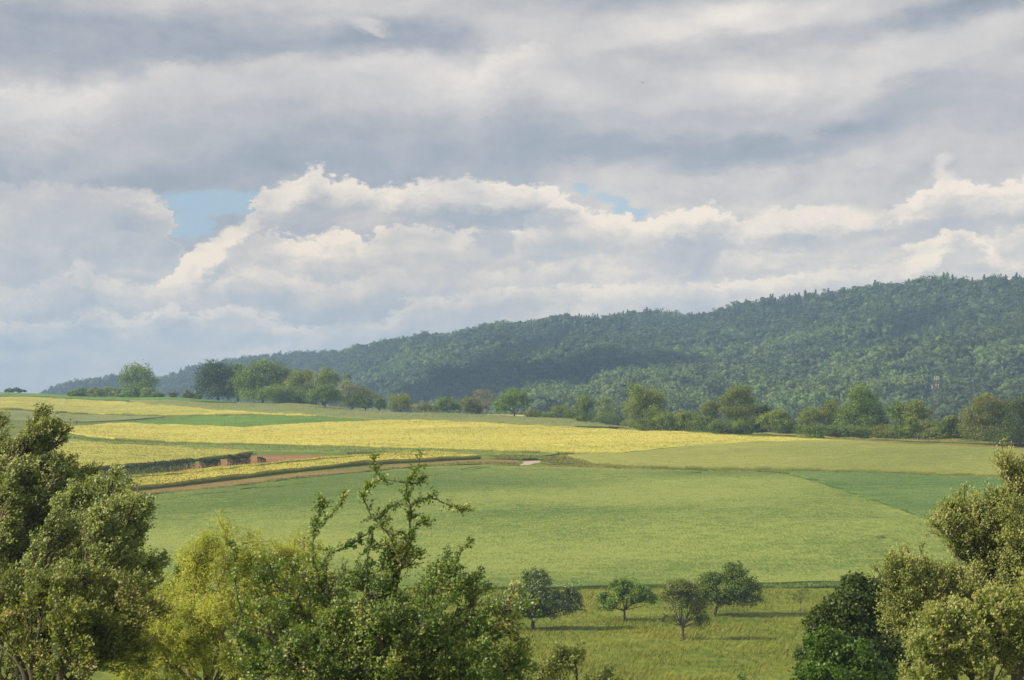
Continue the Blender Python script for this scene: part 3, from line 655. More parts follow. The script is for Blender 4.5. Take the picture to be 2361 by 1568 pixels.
    T('hedge_tree', 'tall pyramidal yellow green tree right of centre in the hedge', 'tree', (1706, 992), [(1704, 905, 26, 18), (1690, 925, 26, 20), (1722, 925, 24, 22), (1705, 948, 42, 22)], 'lite2', 7500, .28, gap=-.3, dd=14)
    T('hedge_tree', 'small dark tree hugging the pyramidal tree on its right', 'tree', (1757, 994), [(1757, 950, 15, 20)], 'dark', 1500, .28, dd=8)
    T('hedge_tree', 'light green feathery tree left of the big dark crowned tree', 'tree', (1866, 1002), [(1866, 952, 20, 17), (1862, 970, 24, 18)], 'lite', 2800, .26, gap=-.25, dd=4)
    T('hedge_tree', 'brownish olive tree leaning on the big dark crowned tree', 'tree', (1915, 1004), [(1918, 940, 18, 20), (1912, 960, 26, 24)], 'brown', 3200, .26, dd=10)
    T('hedge_tree', 'big dark green tree with high rounded crown, tallest of the right hedge', 'tree', (1984, 1004), [(1978, 908, 26, 20), (1988, 925, 34, 24), (1972, 950, 42, 26), (2004, 945, 28, 28), (1960, 965, 34, 20)], 'mid', 9000, .26, gap=-.35, dd=8)
    T('hedge_tree', 'small dark tree at the right foot of the tallest right hedge tree', 'tree', (2029, 1006), [(2028, 953, 14, 20), (2030, 975, 16, 18)], 'dark', 2000, .26, dd=8)
    T('hedge_tree', 'dark round tree left of the brownish one near the mast', 'tree', (2072, 1010), [(2068, 942, 18, 18), (2075, 962, 22, 24)], 'apple', 3000, .26, dd=8)
    T('hedge_tree', 'brownish wide tree just left of the lattice mast', 'tree', (2118, 1012), [(2112, 940, 26, 18), (2130, 955, 24, 22), (2105, 965, 24, 20)], 'brown', 3600, .26, dd=10)
    T('sapling', 'light yellow green sapling with thin trunk in front of the hedge', 'tree', (2106, 1018), [(2102, 974, 15, 13), (2105, 990, 18, 14)], 'lite', 1700, .24, .07)
    T('hedge_tree', 'large brownish tree second from the right end of the hedge', 'tree', (2272, 1026), [(2270, 928, 28, 20), (2250, 955, 30, 26), (2290, 960, 34, 30), (2312, 934, 20, 20), (2240, 985, 36, 24), (2290, 990, 40, 26)], 'brown', 9000, .25, gap=-.35, dd=8)
    T('hedge_tree', 'very dark tall tree at the right end of the hedge', 'tree', (2352, 1030), [(2350, 940, 24, 28), (2362, 965, 34, 40), (2340, 995, 34, 26), (2400, 930, 40, 50), (2400, 990, 45, 35)], 'dark', 9000, .26, gap=-.55)
    rows = [(1275, 958, 15, 10, 'mid'), (1318, 955, 20, 15, 'mid'), (1372, 960, 20, 16, 'mid'), (1402, 964, 26, 17, 'mid'), (1432, 970, 20, 14, 'dark'), (1462, 976, 22, 13, 'lite'),
            (1500, 974, 28, 17, 'mid'), (1535, 965, 22, 18, 'lite'), (1556, 974, 24, 18, 'mid'), (1582, 962, 24, 16, 'lite'), (1590, 980, 20, 14, 'mid'), (1622, 978, 30, 19, 'mid'), (1662, 984, 26, 17, 'mid'),
            (1600, 966, 20, 12, 'lite'), (1690, 982, 26, 18, 'mid'), (1722, 982, 32, 21, 'mid'), (1748, 975, 22, 20, 'dark'), (1775, 968, 24, 20, 'lite'), (1795, 958, 22, 16, 'lite'), (1803, 978, 28, 20, 'mid'), (1826, 990, 22, 14, 'mid'),
            (1850, 990, 24, 16, 'mid'), (1885, 994, 28, 17, 'mid'), (1925, 993, 30, 18, 'mid'), (1962, 996, 28, 17, 'mid'), (2000, 996, 30, 18, 'mid'), (2035, 992, 20, 18, 'brown'), (2060, 1000, 24, 16, 'brown'),
            (2085, 995, 18, 16, 'mid'), (2140, 985, 26, 22, 'brown'), (2165, 998, 26, 18, 'brown'), (2190, 985, 26, 24, 'mid'), (2215, 1002, 26, 18, 'brown'), (2192, 965, 14, 9, 'lite')]
    seen = {}
    for x, y, rx, ry_, m in rows:
        w = {'mid': 'rounded mid green bush of the long hedge at the field edge', 'dark': 'dark green low bush of the long hedge', 'lite': 'light yellow green bush of the long hedge', 'brown': 'brownish olive bush in the right part of the hedge'}[m]
        bush(x, y, rx, ry_, {'mid': 'hedge'}.get(m, m), w, 'hedge bushes, ' + {'mid': 'mid green', 'dark': 'dark', 'lite': 'light', 'brown': 'brownish'}[m], None, 2200, cat='bush', size=.24)
M['bare'] = leaf_mat('brown_buds', (.12, .11, .05), (.24, .22, .10), .25)
M['lite2'] = leaf_mat('yellow_green_leaves', (.11, .16, .02), (.3, .345, .05), .35, .5, .2)
M['hedge'] = leaf_mat('hedge_mid_leaves', (.07, .13, .016), (.23, .32, .045), .3, .5, .3)
hedge_line()

def orchard():
    T = px_tree
    OG = None
    T('apple_tree', 'largest dark orchard tree, leftmost, with a low arm reaching right', 'tree', (1228, 1452), [(1235, 1340, 26, 26), (1205, 1370, 34, 26), (1245, 1378, 40, 30), (1190, 1400, 36, 22), (1150, 1396, 22, 20), (1305, 1388, 26, 22), (1250, 1410, 40, 16), (1295, 1395, 32, 20), (1322, 1365, 16, 22), (1160, 1405, 18, 14)], 'apple_blue', 13000, .16, .2, gap=-.1, clump=.13, limbs=16)
    T('apple_tree', 'small orchard tree with open umbrella crown, second from the left', 'tree', (1440, 1434), [(1435, 1350, 24, 18), (1462, 1362, 26, 20), (1410, 1378, 26, 16), (1490, 1378, 20, 14), (1395, 1396, 18, 12), (1445, 1380, 30, 12)], 'apple', 8500, .16, .13, gap=-.05, clump=.13, limbs=14)
    T('drooping_tree', 'thin grey green orchard tree with drooping twigs and visible trunk', 'tree', (1574, 1476), [(1560, 1348, 26, 14), (1590, 1362, 22, 16), (1545, 1372, 20, 18), (1610, 1400, 18, 26), (1575, 1390, 30, 26), (1620, 1432, 12, 18), (1540, 1424, 16, 8)], 'apple2', 8500, .13, .14, gap=-.02, droop=1.2, clump=.16, limbs=22)
    T('apple_tree', 'dense dark orchard tree, rightmost, crown leaning to the right', 'tree', (1648, 1420), [(1695, 1318, 26, 22), (1640, 1338, 28, 20), (1665, 1350, 40, 26), (1715, 1350, 30, 28), (1655, 1380, 34, 16), (1715, 1380, 32, 18), (1620, 1370, 20, 18), (1685, 1358, 50, 30)], 'apple', 12000, .16, .17, gap=-.2, clump=.13, limbs=14)
    T('sapling', 'young thin sapling standing alone in the meadow right of the orchard trees', 'tree', (1846, 1412), [(1846, 1362, 14, 12), (1842, 1378, 15, 10)], 'apple2', 420, .12, .03, gap=-.2, limbs=14)
M['apple_blue'] = leaf_mat('apple_dark_leaves', (.055, .105, .026), (.20, .27, .075), .25, .42, .6, spec=.5)
orchard()

# clipped dark conifer hedge blocks on the left
def thuja(x0, x1, yb0, yb1, h, label, n):
    rng = np.random.default_rng(hash_(label))
    a = G(x0, yb0); b = G(x1, yb1); L = np.linalg.norm(b - a)
    root = empty('clipped_hedge' if x1 - x0 > 20 else 'small_conifer', a); tag(root, label, 'hedge' if x1 - x0 > 20 else 'conifer', None)
    ax = (b - a) / L; w = .8
    k = n; t = rng.random(k) * L; q = rng.uniform(-w, w, k)
    bumps = .18 * np.sin(t * 2.3 + 1) + .12 * np.sin(t * 5.1)
    z = rng.random(k) ** .6 * (h + bumps)
    face = rng.random(k) < .6; q = np.where(face, np.sign(q) * w * rng.uniform(.75, 1.05, k), q)
    z = np.where(face, z, (h + bumps) * rng.uniform(.85, 1.06, k))
    side = np.stack([-ax[1], ax[0], 0])
    P = ax[None] * t[:, None] + side[None] * q[:, None]; W = a + P
    P[:, 2] = ground(W[:, 0], W[:, 1]) - a[2] + z
    V, Q = leaf_quads(P, .28, .14, np.tile([.1, 0, 1.], (k, 1)), None, rng, .6)
    mesh_obj('crown', V, [Q], M['thuja'], root, attrs={'tint': np.repeat(rng.random(k), 4)})
    T = Tubes()
    for s_ in np.arange(.4, L, .8):
        p = a + ax * s_; zz = ground(p[0], p[1])[0] - a[2]; q0 = ax * s_
        T.add([(q0[0], q0[1], zz - .2), (q0[0], q0[1], zz + h * .8)], [.06, .03], 5)
    T.build('trunk', M['bark'], root)
thuja(170, 445, 1118, 1087, 2.7, 'long dark clipped hedge running below the yellow field', 13000)
thuja(463, 505, 1085, 1082, 2.3, 'short dark hedge block on the brown soil, right of the long hedge', 2600)
thuja(527, 575, 1080, 1077, 2.6, 'short dark hedge block farthest right, ragged top', 3000)
thuja(598, 609, 1073, 1072, 1.5, 'single tiny dark conifer on the brown soil', 500)

# ------------------------------------------------------------------ near trees: branching skeletons
class Grow:
    def __init__(s, seed, **P): s.r = np.random.default_rng(seed); s.P = P; s.T = Tubes(); s.C = []; s.D = []; s.tw = 0
    def line(s, p, d, L, r, wig, trop, n):
        pts = [p]; step = L / n; q = s.r.normal(size=3)
        for _ in range(n):
            q = unit(q * .6 + s.r.normal(size=3))
            d = unit(d + q * wig + trop / n); pts.append(pts[-1] + d * step)
        return np.array(pts), d
    def twig(s, pts):
        P = s.P; n = P['ln']; m = len(pts) - 1
        t = s.r.random(n) ** .8 * m; i = np.minimum(t.astype(int), m - 1); f = (t - i)[:, None]
        c = pts[i] * (1 - f) + pts[i + 1] * f; dr = unit(pts[i + 1] - pts[i])
        off = s.r.normal(size=(n, 3)) * P['lo']
        s.C.append(c + off); s.D.append(dr * .6 + unit(off) * .7 + P['ld'])
    def branch(s, pts, r0, lvl):
        """children along a given polyline"""
        P = s.P; k = P['nch'][lvl]; m = len(pts) - 1; seg = np.linalg.norm(np.diff(pts, axis=0), axis=1).sum()
        for _ in range(k):
            t = (P['t0'][lvl] + (1 - P['t0'][lvl]) * s.r.random()) * m; i = min(int(t), m - 1); f = t - i
            p = pts[i] * (1 - f) + pts[i + 1] * f; d = unit(pts[i + 1] - pts[i])
            o = unit(np.cross(d, s.r.normal(size=3))); a = P['ang'][lvl] * s.r.uniform(.6, 1.3)
            nd = unit(d * math.cos(a) + o * math.sin(a))
            L = P['len'][lvl] * s.r.uniform(.55, 1.3) * (1 - P.get('tap', .45) * t / m)
            n = P['seg'][lvl]; rr = r0 * P['rr'][lvl]
            q, _ = s.line(p, nd, L, rr, P['wig'][lvl], P['trop'], n)
            if P.get('keep') and not P['keep'](q[-1]): continue
            s.T.add(q, np.linspace(rr, rr * .35, len(q)), 4 if lvl else 5)
            if lvl + 1 < len(P['nch']): s.branch(q, rr, lvl + 1)
            else: s.twig(q)
    def limb(s, pts, r0, r1, n=4):
        pts = np.array(pts, float)
        # resample with a little wander
        out = [pts[0]]
        for a, b in zip(pts[:-1], pts[1:]):
            for k in range(1, n + 1): out.append(a + (b - a) * k / n + s.r.normal(size=3) * .03 * np.linalg.norm(b - a) * (k < n))
        out = np.array(out); s.T.add(out, np.linspace(r0, r1, len(out)), 7)
        return out
    def finish(s, name, label, cat, base, leafmat, barkmat, L, W, N=None, group=None, part='crown', spread=1.0, extra=None):
        root = empty(name, base); tag(root, label, cat, group)
        C = np.concatenate(s.C); D = np.concatenate(s.D)
        N = np.tile([-.5, -.5, .65], (len(C), 1)) * .9 if N is None else N        # blades turn towards the light
        V, Q = leaf_quads(C, L, W, D, N, s.r, spread)
        tt = np.repeat(np.clip(.5 + .28 * nz(C, .5, 3) + s.r.normal(size=len(C)) * .22, 0, 1), 4)
        o = mesh_obj(part, V - np.array(base), [Q], M[leafmat], root, attrs={'tint': tt})
        T = s.T; T.V = [v - np.array(base) for v in T.V]
        T.build('trunk', M[barkmat], root)
        return root

def base_at(x, d):
    b = PT(x, 1000, d); b[2] = ground(b[0], b[1])[0]; return b

def poplar(seed, d, bx, limbs, name, label, leafmat, P, L, W, trunk_r, bark='bark', fork=None, cat='tree'):
    """limbs: pixel polylines [(x,y,depth offset)...] starting at the fork"""
    g = Grow(seed, **P); base = base_at(bx, d)
    fk = PT(*fork, d) if fork else base + np.array([0, 0, 5.])
    tr = g.limb([base - [0, 0, .5], base + [0, 0, .1], (base + fk) / 2 + [.15, .1, 0], fk], trunk_r * 1.25, trunk_r * .8)
    for l in limbs:
        pts = [fk if i == 0 and l[0] is None else PT(l[i][0], l[i][1], d + l[i][2]) for i in range(len(l))]
        q = g.limb(pts, trunk_r * .55, .02, 5)
        g.branch(q, trunk_r * .28, 0)
    return g.finish(name, label, cat, base, leafmat, bark, L, W)

def near_trees():
    UP = np.array([.35, 0, .5])
    pop = dict(nch=[17, 8, 5], t0=[.12, .12, .1], ang=[.5, .45, .5], len=[2.1, 1.15, .6], seg=[6, 5, 3], rr=[.7, .45, .5], wig=[.12, .15, .15], trop=np.array([.55, 0, .45]), ln=14, lo=.06, ld=np.array([.7, 0, .2]), tap=.55)
    # far left tall poplar
    poplar(1, 74, -40, [[None, (-20, 1280, 0), (0, 1154, 0), (30, 1073, 0), (55, 1032, 0)], [None, (-60, 1271, 1), (-60, 1136, 1), (-20, 1046, 1)],
                        [None, (20, 1334, -1), (55, 1253, -1), (90, 1181, -1), (115, 1136, 0)], [None, (-30, 1343, -2), (-10, 1226, -2), (20, 1136, -2)], [None, (30, 1352, 1), (90, 1271, 1), (130, 1217, 2), (160, 1172, 2), (180, 1149, 2)], [None, (-40, 1330, 0), (-30, 1200, 0), (-5, 1100, 0), (20, 1035, 0)], [None, (-10, 1360, .5), (20, 1250, .5), (55, 1160, .5), (75, 1080, .5), (80, 1030, .5)], [None, (-50, 1380, -1), (-40, 1280, -1), (-15, 1190, -1), (0, 1130, -1)], [None, (20, 1400, -1), (80, 1310, -1), (120, 1230, -1), (150, 1160, -1)]],
           'poplar_tree', 'tall wind blown poplar cut by the left edge of the photo', 'poplar', pop, .09, .065, .26, fork=(-40, 1480))
    poplar(2, 70, 180, [[None, (180, 1400, 0), (212, 1290, 0), (234, 1210, 0), (252, 1155, 0)], [None, (131, 1370, 1), (140, 1270, 1), (153, 1200, 1), (171, 1160, 1)],
                        [None, (221, 1420, -1), (257, 1320, -1), (275, 1250, -1), (288, 1210, -1)], [None, (176, 1400, -2), (198, 1290, -2), (225, 1200, -2)], [None, (230, 1440, 0), (261, 1390, 0), (284, 1340, 0)],
                        [None, (104, 1400, -1), (104, 1300, -1), (122, 1230, -1)]],
           'poplar_tree', 'second poplar with silvery leaves, just left of the corkscrew willow', 'poplar', pop, .09, .065, .24, fork=(175, 1540))
    sh = dict(nch=[14, 7, 5], t0=[.15, .15, .1], ang=[.65, .6, .6], len=[1.5, .85, .5], seg=[5, 4, 3], rr=[.7, .45, .5], wig=[.15, .2, .2], trop=np.array([.35, 0, .4]), ln=14, lo=.055, ld=np.array([.5, 0, .3]), tap=.5)
    poplar(3, 52, 100, [[None, (40, 1520, 0), (20, 1450, 0), (15, 1400, 0)], [None, (120, 1500, 0), (150, 1430, 0), (175, 1380, 0)], [None, (200, 1500, 0), (250, 1440, 0), (285, 1395, 0)],
                        [None, (70, 1540, -1), (90, 1460, -1), (100, 1400, -1)], [None, (180, 1560, -1), (230, 1510, -1), (270, 1470, -1)], [None, (0, 1560, 1), (-40, 1490, 1), (-60, 1420, 1)], [None, (140, 1560, -2), (150, 1520, -2), (160, 1480, -2)]],
           'broadleaf_tree', 'bright leafed tree in the lower left corner in front of the poplars', 'poplar2', sh, .085, .055, .2, fork=(110, 1680))
    # corkscrew willow
    wi = dict(nch=[13, 8, 4], t0=[.2, .15, .1], ang=[.7, .7, .8], len=[1.3, .75, .5], seg=[9, 8, 6], rr=[.6, .5, .5], wig=[.42, .5, .5], trop=np.array([.3, 0, -.05]), ln=20, lo=.06, ld=np.array([.5, 0, -.5]), tap=.35)
    poplar(4, 60, 470, [[None, (470, 1458, 0), (500, 1358, 0), (535, 1288, 0), (550, 1263, 0)], [None, (430, 1458, 0), (440, 1388, 0), (465, 1318, 0), (485, 1293, 0)], [None, (400, 1488, 1), (380, 1448, 1), (370, 1413, 1), (385, 1398, 1)],
                        [None, (540, 1458, 0), (570, 1388, 0), (610, 1328, 0), (650, 1293, 0)], [None, (580, 1478, 0), (630, 1408, 0), (670, 1328, 0), (695, 1283, 0)], [None, (500, 1508, -1), (520, 1438, -1), (540, 1368, -1)], [None, (370, 1518, -1), (340, 1488, -1), (330, 1458, -1)], [None, (440, 1548, -1), (430, 1498, -1), (425, 1458, -1)], [None, (350, 1568, -1), (315, 1538, -1), (305, 1498, -1)], [None, (640, 1528, 0), (690, 1458, 0), (715, 1388, 0)], [None, (560, 1548, -1), (600, 1488, -1), (620, 1438, -1)]],
           'willow_tree', 'yellow green corkscrew willow with curly twigs', 'willow', wi, .11, .026, .13, 'bark_pale', fork=(480, 1600))
    # dark olive shrub tip behind willow
    sm = dict(nch=[10, 6], t0=[.2, .15], ang=[.8, .7], len=[.8, .4], seg=[4, 3], rr=[.6, .5], wig=[.15, .2], trop=np.array([.3, 0, .3]), ln=16, lo=.07, ld=np.array([.5, 0, .2]))
    poplar(5, 80, 395, [[None, (385, 1420, 0), (395, 1370, 0), (405, 1325, 0)], [None, (365, 1430, 0), (360, 1390, 0)], [None, (415, 1420, 0), (430, 1370, 0)]],
           'broadleaf_tree', 'small dark tree top between the silvery poplar and the willow', 'apple', sm, .11, .08, .12, fork=(385, 1520))
    # pear tree
    pe = dict(nch=[9, 5], t0=[.1, .1], ang=[.95, .9], len=[.55, .22], seg=[5, 3], rr=[.55, .5], wig=[.3, .3], trop=np.array([.1, 0, .15]), ln=9, lo=.035, ld=np.array([.2, 0, .1]), tap=.4)
    d = 42; g = Grow(6, **pe); base = base_at(900, d); fk = PT(890, 1760, d)
    g.limb([base - [0, 0, .5], base, fk], .2, .15)
    main = [  # limbs of the dense body
        [(860, 1600, 0), (760, 1480, 0), (690, 1390, 0), (620, 1340, 0)], [(870, 1600, .3), (800, 1470, .3), (760, 1380, .3), (720, 1330, .2)],
        [(880, 1590, -.3), (860, 1460, -.3), (850, 1380, -.2), (845, 1340, 0)], [(890, 1600, .5), (900, 1450, .5), (915, 1350, .3), (925, 1290, .2)],
        [(920, 1600, 0), (960, 1460, 0), (1000, 1380, 0), (1040, 1330, 0)], [(930, 1610, .4), (1010, 1500, .4), (1070, 1420, .4), (1100, 1370, .4)],
        [(930, 1620, -.4), (1020, 1550, -.4), (1100, 1490, -.4), (1150, 1440, -.4), (1165, 1400, -.4)], [(860, 1620, -.4), (740, 1550, -.4), (650, 1490, -.4), (600, 1450, -.4)],
        [(850, 1640, .2), (700, 1600, .2), (620, 1540, .2), (580, 1480, .2)], [(940, 1640, .1), (1060, 1600, .1), (1140, 1560, .1), (1190, 1530, .1)],
        [(880, 1600, -.8), (820, 1540, -.9), (790, 1480, -.9), (780, 1430, -.9)], [(900, 1600, -.8), (940, 1530, -1.), (970, 1470, -1.), (985, 1420, -1)], [(900, 1600, .8), (960, 1500, 1.), (985, 1420, 1), (1000, 1360, 1)],
        [(870, 1600, .8), (810, 1500, 1), (790, 1430, 1), (770, 1370, 1)], [(900, 1620, -1), (890, 1540, -1.2), (880, 1480, -1.2), (870, 1430, -1.2)], [(930, 1640, -1), (1030, 1580, -1), (1080, 1530, -1), (1110, 1490, -1)], [(860, 1640, -1), (760, 1600, -1), (700, 1550, -1), (660, 1510, -1)]]
    for l in main:
        q = g.limb([fk] + [PT(x, y, d + o) for x, y, o in l], .07, .012, 4)
        g.P = dict(pe, nch=[32, 9], len=[.95, .36], t0=[.2, .1], ln=13, lo=.045); g.branch(q, .035, 0)
    spurs = [  # long bare reaching boughs, leafy along their length
        [(735, 1335), (722, 1280), (722, 1230), (735, 1190), (740, 1150), (745, 1165)], [(735, 1220), (760, 1190), (785, 1165), (797, 1128)],
        [(720, 1330), (760, 1275), (800, 1260), (840, 1235), (870, 1215), (905, 1195)], [(925, 1300), (910, 1260), (890, 1225), (855, 1190), (838, 1150), (850, 1120), (880, 1105), (920, 1110)],
        [(925, 1290), (940, 1240), (950, 1190), (940, 1150), (935, 1115), (955, 1090), (975, 1045)], [(885, 1110), (868, 1090), (862, 1065), (860, 1047)], [(920, 1110), (955, 1115), (980, 1105)],
        [(945, 1165), (975, 1150), (1000, 1150), (1030, 1162), (1060, 1175), (1082, 1172)], [(860, 1200), (830, 1170), (905, 1140)][:1] + [(880, 1190), (900, 1170), (930, 1150)],
        [(1040, 1340), (1050, 1300), (1065, 1270), (1088, 1243)], [(1090, 1400), (1095, 1360), (1100, 1335), (1112, 1310)], [(930, 1300), (960, 1210), (985, 1200)], [(900, 1240), (925, 1225), (950, 1240)], [(860, 1230), (850, 1270), (845, 1310)],
        [(560, 1510), (545, 1440), (560, 1400), (585, 1370)], [(1150, 1440), (1190, 1480), (1210, 1500)], [(1160, 1520), (1200, 1560), (1220, 1600)], [(1100, 1430), (1150, 1410), (1185, 1450), (1205, 1490)],
        [(560, 1430), (548, 1380), (540, 1330), (538, 1275), (532, 1250)]]
    for l in spurs:
        o = g.r.uniform(-.3, .3)
        q = g.limb([PT(x, y, d + o) for x, y in l], .022, .006, 4)
        n = max(6, int(np.linalg.norm(np.diff(q, axis=0), axis=1).sum() * 26))
        g.P = dict(pe, nch=[n], len=[.21], t0=[.02], seg=[3], ln=10, tap=.2, rr=[.3], ang=[.9], lo=.028); g.branch(q, .02, 0)
    root = g.finish('pear_tree', 'big pear tree in the foreground centre with long reaching boughs', 'tree', base, 'pear', 'bark', .066, .045)
    # small green pears
    C = np.concatenate(g.C); pick = C[g.r.choice(len(C), 90)] - np.array([0, 0, .03])
    for p in pick:
        if p[2] < PT(0, 1568, d)[2]: continue
        z = np.array([-.045, -.035, -.01, .02, .035]); r = np.array([.004, .02, .024, .013, .003])
        t = Tubes(); t.add(np.stack([0 * z, 0 * z, z], -1) + (p - base), r, 6); t.build('pear', M['fruit'], root)
    # grey brown shrub tip bottom centre
    poplar(7, 60, 1330, [[None, (1290, 1574, 0), (1280, 1539, 0), (1300, 1522, 0)], [None, (1330, 1574, 0), (1330, 1544, 0), (1325, 1524, 0)], [None, (1370, 1594, 0), (1385, 1579, 0)], [None, (1250, 1594, 0), (1250, 1559, 0)]],
           'bush', 'grey brown bush top at the bottom edge right of the pear tree', 'apple2', sm, .08, .06, .07, fork=(1310, 1640), cat='bush')
    # right tree
    ol = dict(nch=[21, 8, 5], t0=[.15, .15, .1], ang=[.55, .45, .5], len=[2.0, 1.15, .62], seg=[6, 5, 3], rr=[.7, .45, .5], wig=[.15, .18, .2], trop=np.array([.1, 0, .5]), ln=13, lo=.07, ld=np.array([.4, 0, .4]), tap=.55)
    poplar(8, 66, 2350, [[None, (2338, 1443, 0), (2328, 1346, 0), (2313, 1240, 0), (2323, 1170, 0), (2330, 1119, 0)], [None, (2308, 1399, .5), (2258, 1337, .5), (2223, 1276, .5), (2218, 1240, .5)],
                         [None, (2398, 1399, 0), (2408, 1276, 0), (2403, 1196, 0), (2393, 1144, 0)], [None, (2278, 1451, -1), (2198, 1408, -1), (2138, 1381, -1), (2108, 1368, -1)], [None, (2318, 1478, -1), (2238, 1451, -1), (2168, 1434, -1), (2098, 1425, -1)],
                         [None, (2348, 1416, 1), (2288, 1302, 1), (2258, 1223, 1)], [None, (2368, 1416, -1), (2358, 1320, -1), (2368, 1240, -1)], [None, (2338, 1504, -2), (2268, 1487, -2), (2208, 1487, -2), (2178, 1504, -2)], [None, (2438, 1460, 0), (2468, 1328, 0), (2458, 1196, 0)], [None, (2318, 1434, 0), (2283, 1364, 0), (2273, 1302, 0)], [None, (2363, 1372, .5), (2358, 1258, .5), (2353, 1170, .5)], [None, (2248, 1469, .5), (2198, 1434, .5), (2168, 1399, .5)], [None, (2298, 1522, -2.5), (2228, 1522, -2.5), (2148, 1487, -2.5)], [None, (2408, 1504, -2), (2378, 1451, -2), (2368, 1399, -2)]],
           'broadleaf_tree', 'tall olive leaved tree cut by the right edge of the photo', 'olive', ol, .085, .05, .24, fork=(2345, 1560))
    sh2 = dict(sh, trop=np.array([.1, 0, .3]), len=[1.2, .7, .4])
    poplar(9, 56, 2260, [[None, (2230, 1540, 0), (2190, 1490, 0), (2160, 1450, 0)], [None, (2290, 1540, 0), (2300, 1470, 0), (2310, 1410, 0)], [None, (2240, 1560, 0), (2240, 1500, 0), (2230, 1440, 0)], [None, (2350, 1560, 0), (2370, 1490, 0), (2380, 1430, 0)], [None, (2200, 1600, 0), (2160, 1560, 0), (2140, 1530, 0)]],
           'broadleaf_tree', 'olive green shrub in the lower right corner, in front of the tall tree', 'olive', sh2, .085, .06, .15, fork=(2270, 1640), cat='shrub')
    T = px_tree
    T('dense_tree', 'dark dense round tree at lower right, left of the olive leaved tree', 'tree', (1990, 1560), [(1960, 1400, 60, 50), (2040, 1380, 70, 50), (1975, 1350, 24, 30), (2080, 1350, 22, 26), (1920, 1440, 56, 50), (2000, 1480, 110, 90), (1930, 1530, 75, 70), (2080, 1470, 90, 90)], 'dark', 42000, .13, .25, d=100, gap=-.5, clump=.12, limbs=14, droop=.1)
    T('bush', 'bright green leafy bush at the left foot of the dark dense tree', 'bush', (1930, 1560), [(1905, 1490, 36, 40), (1960, 1510, 50, 40), (1900, 1555, 50, 45), (1990, 1560, 60, 40)], 'bright', 13000, .12, .1, d=92, gap=-.35, clump=.13, droop=.1)
    poplar(10, 100, 1706, [[None, (1706, 1568, 0), (1706, 1552, 0)]], 'sapling', 'tiny shrub tip at the bottom edge in the meadow', 'apple', dict(sm, nch=[8, 3], len=[.35, .2]), .09, .05, .03, fork=(1706, 1600), cat='shrub')
M['fruit'] = plain('fruit', (.3, .24, .06), .4)
M['bright'] = leaf_mat('bright_leaves', (.045, .10, .01), (.14, .22, .022), .35, .45, .4)
near_trees()

